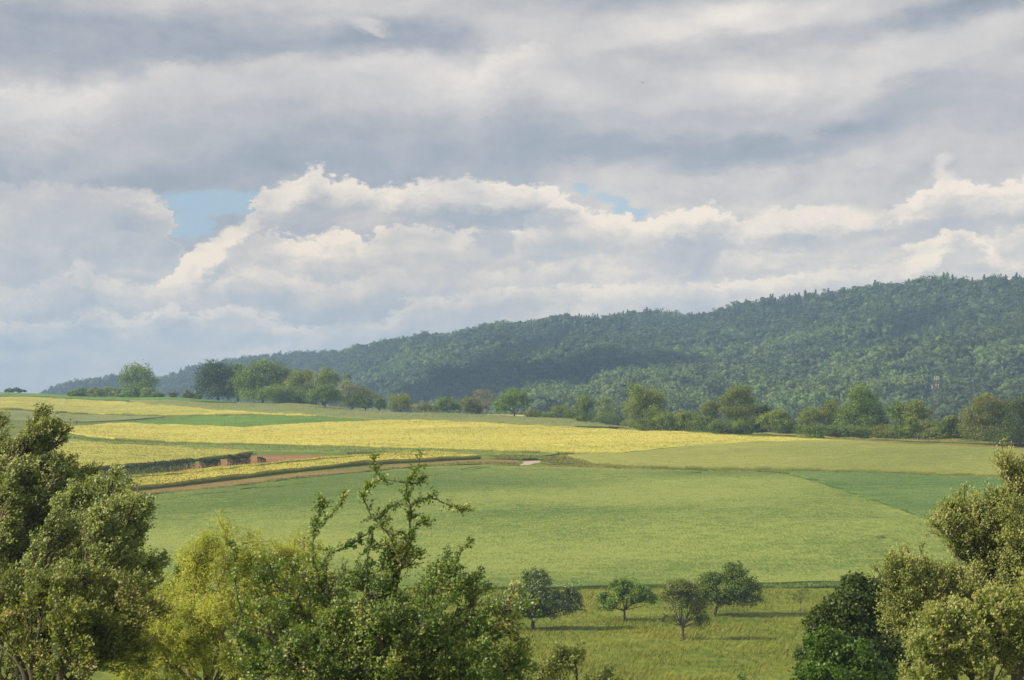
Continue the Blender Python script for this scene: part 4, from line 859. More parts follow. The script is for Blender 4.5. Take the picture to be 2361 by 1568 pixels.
# ------------------------------------------------------------------ far wood
def far_wood():
    rng = np.random.default_rng(21)
    kinds = bpy.data.collections.new('wood kinds')
    def proto(name, V, Q, t, mat):
        o = mesh_obj(name, V, [Q], M[mat], attrs={'tint': t}); COL.objects.unlink(o); kinds.objects.link(o); return o
    P = []
    for k in range(5):                                   # broadleaf: lumpy crowns about 11 m across, 15 m high
        L = [((0, 0, 9.5), (4.6, 4.6, 5)), ((1.2, .8, 11), (3.6, 3.6, 3.8)), ((-1.5, -.6, 8.5), (3.8, 3.8, 4))]
        V, Q, t = lobe_crown(L, .7, 260, rng, .17, -.9, 0)
        for q in range(13):
            v_ = unit(rng.normal(size=3)); v_[2] = abs(v_[2]) * .9 if q else 1.
            c_ = np.array([0, 0, 8.8]) + v_ * np.array([3., 3., 3.6]) * rng.uniform(.75, 1.1); r_ = rng.uniform(1.3, 2.3)
            V2, Q2 = lump(c_, (r_, r_, r_ * .8), rng)
            Q = np.concatenate([Q, Q2 + len(V)]); t = np.concatenate([t, np.full(len(V2), rng.uniform(.3, .8)) + rng.normal(size=len(V2)) * .12]); V = np.concatenate([V, V2])
        V2, Q2 = lump((0, 0, 7.2), (3.6, 3.6, 4.6), rng)
        Q = np.concatenate([Q, Q2 + len(V)]); t = np.concatenate([t, rng.random(len(V2)) * .3 + .2]); V = np.concatenate([V, V2])
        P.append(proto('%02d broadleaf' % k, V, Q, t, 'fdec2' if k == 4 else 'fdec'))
    for k in range(3):                                   # spruce: stacked drooping whorls
        h = 19.; Vs = []; n0 = 0; ts = []
        for z in np.arange(2.5, h, .75):
            r = 4.3 * (1 - (z / h)) ** .9 + .2; m = int(10 + r * 9)
            th = rng.random(m) * 6.28; rr = r * rng.uniform(.35, 1.05, m)
            c = np.stack([np.cos(th) * rr, np.sin(th) * rr, z - rr * .35 + rng.normal(size=m) * .2], -1)
            d = np.stack([np.cos(th), np.sin(th), 0 * th - .45], -1)
            V, Q = leaf_quads(c, 1.2, .7, d, np.tile([0, 0, 1.], (m, 1)), rng, .4)
            Vs.append(V)
        V = np.concatenate(Vs); Q = np.arange(len(V)).reshape(-1, 4); t = np.repeat(rng.random(len(Q)), 4)
        tv = Tubes(); tv.add([(0, 0, 0), (0, 0, h * .55), (0, 0, h)], [.3, .2, .03], 5)
        Q = np.concatenate([Q, tv.Fq[0] + len(V)]); V = np.concatenate([V, tv.V[0]]); t = np.concatenate([t, np.zeros(len(V) - len(t))])
        P.append(proto('%02d spruce' % (5 + k), V, Q, t, 'fcon'))
    # planting: jittered grid over the wooded hill
    pts = []
    for d0 in np.arange(960, 3420, 9.5):
        sp = 9 if d0 < 2600 else 9.5
        X = np.arange((-200 - CX) * d0 / F, (2500 - CX) * d0 / F, sp)
        pts.append(np.stack([X + rng.uniform(-.42, .42, len(X)) * sp, d0 + rng.uniform(-4, 4, len(X))], -1))
    Q = np.concatenate(pts); X, D = Q[:, 0], Q[:, 1]; U = CX + F * X / D
    wk = np.array(_wk); foot = np.interp(U, wk, [wood[k][0][0] - 60 for k in _wk]); rid = np.interp(U, wk, [wood[k][-1][0] for k in _wk])
    ok = (D > foot) & (D < rid + 60) & (U > 95)
    ok &= ~((U > 95) & (U < 330) & (D < 2850))
    X, D, U, rid = X[ok], D[ok], U[ok], rid[ok]; Z = ground(X, D); n = len(X)
    P3 = np.stack([X, D, 0 * X], -1)
    sel = nz(P3, 150, 5) + .5 * nz(P3, 45, 0) + rng.normal(size=n) * .35
    ridge = np.abs(D - rid) < 50
    con = (sel > .45) | (ridge & (rng.random(n) < .42)) | (rng.random(n) < .06) | ((U < 330) & (rng.random(n) < .6))
    light = (nz(P3, 120, 1) + rng.normal(size=n) * .4 + 1.3 * np.exp(-((U - 2000) / 230)**2 - ((D - 1420) / 150)**2)) > .8  # scattered lighter trees, plus a sunlit patch painted through their leaf colour
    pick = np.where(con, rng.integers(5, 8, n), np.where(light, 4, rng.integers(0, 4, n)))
    scl = np.where(con, rng.uniform(.75, 1.25, n), rng.uniform(.85, 1.75, n) ** 1.0)
    scl = scl * (1 + .2 * np.clip(nz(P3, 60, 2), -1, 1)); scl = np.clip(scl, .6, 1.9)
    # skyline spruces and front-row trees are things of their own
    sky_i = [i for i in np.argsort(np.abs(D - rid + 10)) if con[i]][:150]
    chosen = set(); last = []
    for i in sky_i:
        if all(abs(U[i] - U[j]) > 5 for j in chosen): chosen.add(i)
    keep = np.ones(n, bool); keep[list(chosen)] = False
    me = bpy.data.meshes.new('forest'); me.vertices.add(int(keep.sum()))
    me.vertices.foreach_set('co', np.stack([X, D, Z - .3], -1)[keep].astype(np.float32).ravel())
    for nm, ar, ty in (('pick', pick[keep], 'INT'), ('scl', scl[keep], 'FLOAT'), ('rot', rng.random(n)[keep] * 6.28, 'FLOAT')):
        a = me.attributes.new(nm, ty, 'POINT'); a.data.foreach_set('value', ar.astype(np.int32 if ty == 'INT' else np.float32))
    fo = bpy.data.objects.new('forest', me); COL.objects.link(fo)
    tag(fo, 'dense mixed forest covering the whole blue green hillside', 'forest', None, 'stuff')
    ng = bpy.data.node_groups.new('planting', 'GeometryNodeTree')
    ng.interface.new_socket('Geometry', in_out='INPUT', socket_type='NodeSocketGeometry'); ng.interface.new_socket('Geometry', in_out='OUTPUT', socket_type='NodeSocketGeometry')
    gi = ng.nodes.new('NodeGroupInput'); go = ng.nodes.new('NodeGroupOutput'); ip = ng.nodes.new('GeometryNodeInstanceOnPoints'); ci = ng.nodes.new('GeometryNodeCollectionInfo')
    ci.inputs['Collection'].default_value = kinds; ci.inputs['Separate Children'].default_value = True; ci.inputs['Reset Children'].default_value = True
    def na(nm, ty):
        a = ng.nodes.new('GeometryNodeInputNamedAttribute'); a.data_type = ty; a.inputs['Name'].default_value = nm; return a.outputs['Attribute']
    cx = ng.nodes.new('ShaderNodeCombineXYZ'); lk = ng.links.new
    lk(gi.outputs[0], ip.inputs['Points']); lk(ci.outputs[0], ip.inputs['Instance']); ip.inputs['Pick Instance'].default_value = True
    lk(na('pick', 'INT'), ip.inputs['Instance Index']); lk(na('rot', 'FLOAT'), cx.inputs['Z']); lk(cx.outputs[0], ip.inputs['Rotation']); lk(na('scl', 'FLOAT'), ip.inputs['Scale'])
    lk(ip.outputs[0], go.inputs[0])
    md = fo.modifiers.new('planting', 'NODES'); md.node_group = ng
    for i in sorted(chosen):
        o = bpy.data.objects.new('spruce_tree', P[int(pick[i])].data); COL.objects.link(o)
        o.location = (X[i], D[i], Z[i]); o.scale = [scl[i] * 1.08] * 3; o.rotation_euler = (0, 0, float(rng.random() * 6.28))
        tag(o, 'dark pointed spruce standing on the skyline of the wooded hill', 'tree', 'spruces along the ridge of the wooded hill')
    return kinds, P
def lump(c, r, rng):
    """closed lumpy core so that far crowns are not see-through"""
    a, b = 9, 6; th = np.arange(a) / a * 2 * math.pi; ph = np.linspace(.05, math.pi - .05, b)
    TH, PH = np.meshgrid(th, ph, indexing='ij'); k = 1 + rng.normal(size=TH.shape) * .08
    V = np.stack([np.cos(TH) * np.sin(PH) * r[0] * k, np.sin(TH) * np.sin(PH) * r[1] * k, np.cos(PH) * r[2] * k], -1) * .85 + np.array(c)
    i = np.arange(a)[:, None]; j = np.arange(b - 1)[None]
    Q = np.stack([i * b + j, ((i + 1) % a) * b + j, ((i + 1) % a) * b + j + 1, i * b + j + 1], -1).reshape(-1, 4)
    return V.reshape(-1, 3), Q
far_wood()
# tiny far wood over the crest at the far left
px_tree('far_copse', 'tiny dark copse peeping over the field horizon at the far left', 'trees', (35, 905), [(22, 900, 9, 4), (38, 899, 10, 5), (50, 901, 7, 4)], 'dark', 900, .8, d=1300, limbs=3)

# ------------------------------------------------------------------ lattice mast, walkers, bird
def mast():
    b = G(2157, 1012); d = b[1] + 190; b = np.array([(2157 - CX) * d / F, d, 0.]); b[2] = ground(b[0], b[1])[0]
    top = PT(2157, 868, d)[2] - b[2]
    root = empty('lattice_mast', b); tag(root, 'grey lattice mast with white antenna panels in front of the wooded hill', 'mast')
    T = Tubes(); w0, w1 = 1.1, .45
    W = lambda z: w0 + (w1 - w0) * z / top
    cs = [(-1, -1), (1, -1), (1, 1), (-1, 1)]
    for sx, sy in cs: T.add([(sx * W(0), sy * W(0), -.5), (sx * W(top), sy * W(top), top)], [.05, .035], 5)
    zs = np.linspace(0, top, int(top / 1.5))
    for z0, z1 in zip(zs[:-1], zs[1:]):
        for k in range(4):
            a, c = cs[k], cs[(k + 1) % 4]
            T.add([(a[0] * W(z0), a[1] * W(z0), z0), (c[0] * W(z1), c[1] * W(z1), z1)], [.02, .02], 4)
            T.add([(a[0] * W(z1), a[1] * W(z1), z1), (c[0] * W(z1), c[1] * W(z1), z1)], [.02, .02], 4)
    T.build('lattice', M['steel'], root)
    def panel(x, y, z, h, w):
        import bmesh
        bm = bmesh.new(); bmesh.ops.create_cube(bm, size=1)
        bmesh.ops.scale(bm, vec=(w, .22, h), verts=bm.verts); bmesh.ops.bevel(bm, geom=bm.edges[:], offset=.05, segments=2, affect='EDGES')
        bmesh.ops.translate(bm, vec=(x, y, z), verts=bm.verts)
        me = bpy.data.meshes.new('antenna_panel'); bm.to_mesh(me); bm.free(); me.materials.append(M['white_panel'])
        o = bpy.data.objects.new('antenna_panel', me); COL.objects.link(o); o.parent = root
    for x, y, dz, h in [(-.5, -.8, .6, 1.7), (.35, -.9, .5, 1.8), (1.1, -.3, .6, 1.8), (-1.2, 0, 3.6, 1.8), (.9, -.6, 3.4, 1.9), (0, -.9, 3.0, 1.)]:
        panel(x, y, top - dz, h * .8, .3)
    T = Tubes(); T.add([(0, 0, top), (0, 0, top + 1.4)], [.04, .02], 5); T.build('tip_rod', M['steel'], root)
mast()

def person(px, py, shirt, trousers, label, face, seed):
    b = G(px, py); root = empty('person', b); tag(root, label, 'person', None)
    V = {'pelvis': (0, 0, .92), 'waist': (0, .01, 1.08), 'chest': (0, 0, 1.3), 'neck': (0, .01, 1.47), 'head0': (0, .02, 1.56), 'head1': (0, .03, 1.66),
         'shL': (-.19, 0, 1.41), 'elL': (-.26, .05, 1.14), 'haL': (-.23, .2, .93), 'shR': (.19, 0, 1.41), 'elR': (.27, -.04, 1.14), 'haR': (.26, .08, .9),
         'hpL': (-.1, 0, .88), 'knL': (-.11, .1, .48), 'anL': (-.11, .02, .08), 'toL': (-.12, .17, .03), 'hpR': (.1, 0, .88), 'knR': (.11, .02, .48), 'anR': (.11, -.14, .1), 'toR': (.12, 0, .03)}
    Rr = {'pelvis': .15, 'waist': .14, 'chest': .17, 'neck': .06, 'head0': .09, 'head1': .1, 'shL': .07, 'elL': .045, 'haL': .035, 'shR': .07, 'elR': .045, 'haR': .035,
          'hpL': .1, 'knL': .065, 'anL': .045, 'toL': .04, 'hpR': .1, 'knR': .065, 'anR': .045, 'toR': .04}
    E = [('pelvis', 'waist'), ('waist', 'chest'), ('chest', 'neck'), ('neck', 'head0'), ('head0', 'head1'), ('chest', 'shL'), ('shL', 'elL'), ('elL', 'haL'), ('chest', 'shR'), ('shR', 'elR'), ('elR', 'haR'),
         ('pelvis', 'hpL'), ('hpL', 'knL'), ('knL', 'anL'), ('anL', 'toL'), ('pelvis', 'hpR'), ('hpR', 'knR'), ('knR', 'anR'), ('anR', 'toR')]
    def skin(nm, keys, grow, mat):
        ks = [k for k in V if k in keys]; me = bpy.data.meshes.new(nm)
        me.from_pydata([V[k] for k in ks], [(ks.index(a), ks.index(c)) for a, c in E if a in keys and c in keys], [])
        o = bpy.data.objects.new(nm, me); COL.objects.link(o); o.parent = root
        md = o.modifiers.new('skin', 'SKIN')
        for v, k in zip(me.skin_vertices[0].data if me.skin_vertices else [], ks): v.radius = (Rr[k] + grow, (Rr[k] + grow) * .85)
        return o, ks
    import bmesh
    for nm, keys, grow, mat in (('body', set(V), 0, 'skin'), ('shirt', {'pelvis', 'waist', 'chest', 'shL', 'shR', 'elL', 'elR'}, .02, shirt), ('trousers', {'pelvis', 'hpL', 'hpR', 'knL', 'knR', 'anL', 'anR'}, .018, trousers)):
        ks = [k for k in V if k in keys]; me = bpy.data.meshes.new(nm)
        me.from_pydata([V[k] for k in ks], [(ks.index(a), ks.index(c)) for a, c in E if a in keys and c in keys], [])
        bm = bmesh.new(); bm.from_mesh(me); ly = bm.verts.layers.skin.verify(); bm.verts.ensure_lookup_table()
        for v, k in zip(bm.verts, ks): v[ly].radius = (Rr[k] + grow, (Rr[k] + grow) * .85); v[ly].use_root = (k == 'pelvis')
        bm.to_mesh(me); bm.free(); me.materials.append(M[mat])
        o = bpy.data.objects.new(nm, me); COL.objects.link(o); o.parent = root
        o.modifiers.new('skin', 'SKIN'); sb = o.modifiers.new('smooth', 'SUBSURF'); sb.levels = 1; sb.render_levels = 1
    bm = bmesh.new(); bmesh.ops.create_icosphere(bm, subdivisions=2, radius=.115)
    for v in bm.verts:
        v.co.z = v.co.z * .9 + 1.68; v.co.y += -.005
    bmesh.ops.delete(bm, geom=[v for v in bm.verts if v.co.z < 1.64 and v.co.y > .02], context='VERTS')
    me = bpy.data.meshes.new('hair'); bm.to_mesh(me); bm.free(); me.materials.append(M['hair'])
    o = bpy.data.objects.new('hair', me); COL.objects.link(o); o.parent = root
    root.rotation_euler.z = face; root.scale = (1.15,) * 3
person(166, 981, 'pink', 'pink', 'person in pale pink clothes walking along the field edge on the left', .2, 1)
person(177, 980, 'dark_cloth', 'dark_cloth', 'person in dark grey clothes with pale hair beside the one in pink', -.1, 2)

def bird():
    p = PT(1482, 191, 150)
    V = np.array([(-.02, .18, 0), (.03, .05, .03), (.03, -.08, .02), (0, -.28, 0), (-.03, -.08, .02), (-.03, .05, .03), (0, .05, -.05), (0, -.08, -.045),
                  (-.3, .0, .1), (-.55, -.12, .04), (-.28, -.1, .09), (.3, .0, .1), (.55, -.12, .04), (.28, -.1, .09), (-.06, -.36, .01), (.06, -.36, .01)])
    Fc = np.array([(0, 1, 6), (0, 6, 5), (0, 5, 1), (1, 2, 7), (1, 7, 6), (6, 7, 4), (6, 4, 5), (2, 3, 7), (7, 3, 4), (1, 5, 4), (1, 4, 2), (2, 4, 3), (5, 8, 4), (8, 10, 4), (8, 9, 10), (1, 2, 11), (11, 2, 13), (11, 13, 12), (3, 14, 15)])
    tag(mesh_obj('bird', V * .8, [Fc], M['bird'], origin=None), 'tiny dark bird high in the grey sky', 'bird').location = p
bird()

# ------------------------------------------------------------------ air
def haze():
    x, y0, y1, z0, z1 = 5400, -400, 6700, -75, 200
    V = [(sx * x, yy, zz) for zz in (z0, z1) for sx, yy in ((-1, y0), (1, y0), (1, y1), (-1, y1))]
    Q = np.array([(0, 3, 2, 1), (4, 5, 6, 7), (0, 1, 5, 4), (1, 2, 6, 5), (2, 3, 7, 6), (3, 0, 4, 7)])
    m, nt = NT('haze'); n = N(nt); v = n.node('ShaderNodeVolumePrincipled')
    v.inputs['Color'].default_value = (.42, .66, 1, 1); v.inputs['Density'].default_value = HAZE; v.inputs['Anisotropy'].default_value = .0
    o = n.node('ShaderNodeOutputMaterial'); n.link(v.outputs[0], o.inputs['Volume'])
    tag(mesh_obj('haze', V, [Q], m), 'pale blue air haze', None, None, 'stuff')
HAZE = .00019
haze()

def shade_cloud(cx, cy, cz, rx, ry_, rz, seed, label):
    """unseen cumulus added left of the picture to throw shade on the wooded slope"""
    a, b = 96, 40; th = np.arange(a) / a * 2 * math.pi; ph = np.linspace(.02, math.pi - .02, b)
    TH, PH = np.meshgrid(th, ph, indexing='ij')
    D = np.stack([np.cos(TH) * np.sin(PH), np.sin(TH) * np.sin(PH), np.cos(PH)], -1).reshape(-1, 3)
    k = 1 + .28 * nz(D, .55, seed) + .12 * nz(D, .22, seed + 1) + .05 * nz(D, .1, seed + 2)
    V = D * k[:, None] * np.array([rx, ry_, rz]); V[:, 2] = np.where(V[:, 2] < -.35 * rz, -.35 * rz + .15 * (V[:, 2] + .35 * rz), V[:, 2])
    i = np.arange(a)[:, None]; j = np.arange(b - 1)[None]
    Q = np.stack([i * b + j, ((i + 1) % a) * b + j, ((i + 1) % a) * b + j + 1, i * b + j + 1], -1).reshape(-1, 4)
    o = mesh_obj('shade_cloud', V, [Q], M['shade_cloud'], smooth=True); o.location = (cx, cy, cz)
    tag(o, label, None, None, 'structure')
M['shade_cloud'] = plain('shade_cloud', (.8, .8, .8), .9)
shade_cloud(-1070, 1545, 748, 120, 165, 45, 1, 'unseen white cumulus added left of the picture, shading the middle of the wooded hill')  # added out of view for its shadow on the hill

# ------------------------------------------------------------------ sky, sun, camera
SUN_EL, SUN_AZ = 33, -101                                # degrees; azimuth from the view direction, negative = left
def world():
    w = bpy.data.worlds.new('World'); S.world = w; w.use_nodes = True; nt = w.node_tree; nt.nodes.clear(); n = N(nt)
    dirn = n.node('ShaderNodeTexCoord').outputs['Generated']
    sep = n.node('ShaderNodeSeparateXYZ'); n.put(sep.inputs[0], dirn)
    az = n.math('ARCTAN2', sep.outputs[0], sep.outputs[1])
    hyp = n.math('SQRT', n.math('ADD', n.math('MULTIPLY', sep.outputs[0], sep.outputs[0]), n.math('MULTIPLY', sep.outputs[1], sep.outputs[1])))
    el = n.math('ARCTAN2', sep.outputs[2], hyp)
    # sky map coordinates: thousandths of about a fifth of a degree, y upwards from the horizon
    u = n.math('MULTIPLY_ADD', az, 4.735 * 1.01, 1.1805); v = n.math('MULTIPLY_ADD', el, -4.735, .9)
    cm = n.node('ShaderNodeCombineXYZ'); n.put(cm.inputs[0], u); n.put(cm.inputs[1], v); p = cm.outputs[0]
    # domain warps: a slow one for the big masses and a billowing one for cloud edges
    st = n.vmath('MULTIPLY', dirn, (20., 20., 46.))
    w1 = n.vmath('SUBTRACT', n.noise(st, .55, 3, .55, col=True), (.5, .5, .5))
    w2 = n.vmath('SUBTRACT', n.noise(st, 2.6, 6, .62, col=True), (.5, .5, .5))
    low = n.rng(v, .30, .62)                            # cumulus low in the sky have crisper edges
    pw = n.vmath('ADD', p, n.vmath('MULTIPLY', w1, (.16, .07, 0)))
    pw = n.vmath('ADD', pw, n.vmath('SCALE', n.vmath('MULTIPLY', w2, (.12, .085, 0)), None, n.fmix(low, .75, 1.0)))
    w3 = n.vmath('SUBTRACT', n.noise(n.vmath('MULTIPLY', dirn, (20., 20., 30.)), 9., 4, .65, col=True), (.5, .5, .5))
    pw = n.vmath('ADD', pw, n.vmath('SCALE', n.vmath('MULTIPLY', w3, (.06, .05, 0)), None, low))
    sp = n.node('ShaderNodeSeparateXYZ'); n.put(sp.inputs[0], pw); pwx, pwy = sp.outputs[0], sp.outputs[1]
    fb = n.noise(st, .8, 7, .6)
    fb2 = n.noise(n.vmath('MULTIPLY', dirn, (60., 60., 95.)), 1., 6, .62)
    tone = n.math('MULTIPLY_ADD', fb, .9, .08)
    inside = n.rng(n.vmath('LENGTH', n.vmath('MULTIPLY', n.vmath('SUBTRACT', p, (1.18, .45, 0)), (.6, 1., 0))), .75, 1.1, 1, 0)
    tone = n.fmix(inside, tone, n.math('MULTIPLY_ADD', n.math('SUBTRACT', fb, .5), .3, .6))
    def blob(tone, cx, cy, rx, ry_, rot, t, soft=.7, op=1.0):   # one soft oval in the sky map, painted over the tone so far
        m = n.node('ShaderNodeMapping', vector_type='TEXTURE'); cb = n.node('ShaderNodeCombineXYZ'); n.put(cb.inputs[0], pwx); n.put(cb.inputs[1], pwy); n.put(cb.inputs[2], tone); n.put(m.inputs[0], cb.outputs[0])
        m.inputs['Location'].default_value = (cx / 1000, cy / 1000, 0); m.inputs['Rotation'].default_value = (0, 0, -math.radians(rot)); m.inputs['Scale'].default_value = (rx / 1000, ry_ / 1000, 1e6)
        k = n.rng(n.vmath('LENGTH', m.outputs[0]), 1 + soft * .45, 1 - soft * .75, 0., op, True)
        return n.fmix(k, tone, t) if t is not None else k
    fixb = lambda b: b[:6] + (b[6] * (.85 if b[1] > 425 else 1.),) + b[7:]
    for b in SKY: tone = blob(tone, *fixb(b))
    hole = None
    for b in HOLES:
        k = blob(tone, *b); hole = k if hole is None else n.math('MAXIMUM', hole, k)
    hole = n.rng(n.math('MULTIPLY_ADD', n.math('SUBTRACT', fb2, .5), 1.3, hole), .05, 1.05, 0, 1, True)
    # heaped clouds, bank before bank: each has a crisp billowing top and shades off downwards
    pb = n.vmath('ADD', p, n.vmath('ADD', n.vmath('MULTIPLY', w2, (.10, .06, 0)), n.vmath('MULTIPLY', w3, (.07, .055, 0))))
    sb = n.node('ShaderNodeSeparateXYZ'); n.put(sb.inputs[0], pb); bu, bv = n.math('DIVIDE', sb.outputs[0], 2.361), sb.outputs[1]
    lit = n.noise(n.vmath('MULTIPLY', dirn, (14., 14., 14.)), 1., 2, .5)
    for pts, hi_, lo_, h_, soft, x0, x1 in BANKS:
        c = n.node('ShaderNodeFloatCurve'); n.put(c.inputs['Value'], n.math('MULTIPLY_ADD', tone, 1e-7, bu))
        cu = c.mapping.curves[0]
        while len(cu.points) < len(pts): cu.points.new(.5, .5)
        for k, (x, y) in zip(cu.points, pts): k.location = (min(max(x / 2361, 0), 1), y / 1000)
        c.mapping.update()
        t = n.math('SUBTRACT', bv, c.outputs[0])
        m_ = n.rng(t, 0, soft / 1000, 0, 1, True)
        if x0 > 0: m_ = n.math('MULTIPLY', m_, n.rng(u, (x0 - 40) / 1000, (x0 + 40) / 1000, 0, 1, True))
        if x1 < 2361: m_ = n.math('MULTIPLY', m_, n.rng(u, (x1 - 60) / 1000, (x1 + 60) / 1000, 1, 0, True))
        top_ = n.rng(lit, .38, .6, hi_ - .16, hi_ + .1)
        g_ = n.fmix(n.rng(t, 0, h_ / 1000, 0, 1, True), top_, lo_)
        tone = n.fmix(m_, tone, g_)
        if soft < 30: hole = n.math('MULTIPLY', hole, n.math('SUBTRACT', 1., m_))
    for b in SKY2: tone = blob(tone, *fixb(b))
    # puffs: lit on the side towards the sun (up and to the left), shaded on the other
    def relief(sc, dx, dy, det, rough):
        q = n.vmath('MULTIPLY', dirn, sc)
        qa = n.vmath('ADD', q, n.vmath('SCALE', w1, None, 1.2))
        a = n.noise(qa, 1., det, rough); b = n.noise(n.vmath('ADD', qa, (dx, 0, dy)), 1., det, rough)
        return n.math('SUBTRACT', a, b)
    e1 = relief((17., 17., 34.), -.16, .22, 5, .55)
    e2 = relief((52., 52., 80.), -.2, .26, 5, .6)
    tone = n.math('MULTIPLY_ADD', e1, n.fmix(low, .55, .9), tone)
    tone = n.math('MULTIPLY_ADD', e2, n.fmix(low, .1, .5), tone)
    tone = n.math('ADD', tone, n.math('MULTIPLY', n.math('SUBTRACT', fb2, .5), n.fmix(low, .06, .15)))
    tone = n.math('ADD', tone, n.math('MULTIPLY', n.math('SUBTRACT', fb, .5), .12))
    hi = n.ramp(tone, [(.0, (0.194, 0.212, 0.249)), (.25, (0.273, 0.295, 0.334)), (.5, (0.399, 0.390, 0.396)), (.75, (0.536, 0.503, 0.478)), (1., (0.704, 0.635, 0.560))])
    lo = n.ramp(tone, [(.0, (0.289, 0.311, 0.348)), (.25, (0.371, 0.382, 0.400)), (.5, (0.480, 0.455, 0.432)), (.72, (0.621, 0.553, 0.469)), (1., (0.872, 0.722, 0.546))])
    cl = n.mix(low, hi, lo)
    sky = n.node('ShaderNodeTexSky', sky_type='NISHITA'); sky.sun_disc = False
    sky.sun_elevation = math.radians(SUN_EL); sky.sun_rotation = math.radians(SUN_AZ); sky.air_density = 1; sky.dust_density = 1.5
    # gaps of clear sky elsewhere too, away from the part that is described cloud by cloud
    gap = n.math('MULTIPLY', n.rng(fb, .34, .27), n.math('SUBTRACT', 1., inside))
    hole = n.math('MULTIPLY', hole, n.rng(fb2, .35, .6, 1., .72))
    hole = n.math('MAXIMUM', hole, gap)
    # the clear sky between the clouds: the physical sky, paler near the horizon
    skyc = n.mix(.85, n.mix(1., sky.outputs[0], (BLUE, BLUE, BLUE, 1), 'MULTIPLY'), (3.1, 4.5, 5.5, 1))
    clb = n.mix(1., cl, (10, 10, 10, 1), 'MULTIPLY')
    col = n.mix(hole, clb, skyc)
    bg = n.node('ShaderNodeBackground'); n.put(bg.inputs[0], col); bg.inputs[1].default_value = .1
    o = n.node('ShaderNodeOutputWorld'); n.link(bg.outputs[0], o.inputs[0])
    w.cycles.sampling_method = 'MANUAL'; w.cycles.sample_map_resolution = 256
BLUE = 1.0
# cloud masses: centre x, y, half width, half height, tilt, brightness, softness, opacity
SKY = [
  (650, 15, 700, 55, 0, 0.66, 1, 0.8), (20, 110, 330, 105, 0, 0.26, 1, 0.9), (420, 110, 420, 60, 0, 0.22, 1, 0.85), (930, 115, 230, 60, 0, 0.2, 0.9, 0.85),
  (1230, 60, 180, 60, 0, 0.6, 1, 0.6), (845, 78, 45, 18, -18, 0.8, 0.8, 0.8), (120, 270, 420, 80, 0, 0.62, 0.9, 0.85), (780, 215, 520, 80, 2, 0.68, 0.8, 0.9),
  (960, 175, 170, 45, 0, 0.76, 0.8, 0.8), (1110, 195, 32, 75, -32, 0.93, 0.9, 0.8), (1165, 160, 50, 60, 0, 0.82, 0.9, 0.6), (700, 300, 600, 35, 0, 0.4, 1, 0.7),
  (330, 345, 700, 28, -1, 0.3, 1, 0.7), (300, 370, 620, 24, 0, 0.16, 1, 0.8), (1430, 10, 250, 40, 3, 0.34, 1, 0.8), (1700, 85, 300, 46, 10, 0.78, 0.9, 0.9),
  (1680, 58, 90, 34, 10, 0.95, 1, 0.7), (1640, 128, 420, 24, 7, 0.42, 1, 0.7), (1740, 200, 230, 55, 8, 0.76, 0.9, 0.85), (1745, 192, 80, 45, 0, 0.95, 1, 0.7),
  (1300, 130, 130, 80, 0, 0.68, 1, 0.6), (1310, 235, 110, 40, 0, 0.72, 1, 0.7), (2300, 30, 330, 48, 14, 0.12, 1, 0.9), (2050, 15, 130, 30, 0, 0.5, 1, 0.6),
  (2130, 150, 330, 62, 16, 0.76, 0.9, 0.9), (2010, 150, 80, 45, 10, 0.82, 1, 0.5), (2150, 240, 150, 60, 10, 0.34, 1, 0.8), (2310, 250, 120, 60, 10, 0.46, 1, 0.8),
  (1000, 335, 500, 38, 0, 0.28, 1, 0.7), (1500, 345, 560, 40, 0, 0.22, 1, 0.85), (1850, 335, 330, 42, 10, 0.2, 1, 0.85), (1880, 285, 50, 65, -25, 0.52, 1, 0.7),
  (1500, 290, 450, 30, 0, 0.45, 1, 0.6), (150, 405, 420, 16, 0, 0.42, 1, 0.7), (620, 398, 190, 14, 5, 0.74, 0.9, 0.8), (1750, 415, 420, 16, 0, 0.66, 1, 0.7),
  (1950, 395, 220, 20, 12, 0.64, 1, 0.7), (725, 402, 34, 34, 0, 0.95, 0.8, 0.9), (2185, 405, 22, 30, 0, 0.9, 1, 0.7),
]
SKY2 = [
  (1090, 500, 230, 22, 0, 0.3, 1, 0.8), (640, 450, 60, 30, 25, 1, 1, 0.6), (780, 500, 130, 22, 0, 0.5, 1, 0.8), (350, 545, 90, 48, -15, 0.26, 0.9, 0.85),
  (560, 560, 60, 30, 0, 0.4, 1, 0.6), (485, 592, 125, 32, 38, 0.97, 0.6, 0.95), (1135, 560, 48, 34, 0, 0.36, 0.7, 0.8), (1590, 590, 90, 50, 0, 0.4, 0.8, 0.8),
  (1860, 505, 175, 32, 2, 0.92, 0.8, 0.95), (2185, 405, 22, 30, 0, 0.9, 1, 0.7), (2060, 545, 330, 18, 8, 0.4, 1, 0.7), (1800, 570, 130, 22, 0, 0.34, 1, 0.6),
  (1950, 590, 110, 34, 0, 0.7, 1, 0.7), (2140, 600, 62, 36, 42, 1.02, 0.7, 0.95), (2340, 600, 50, 40, 0, 0.8, 1, 0.6), (195, 632, 26, 34, 20, 0.84, 1, 0.8),
]
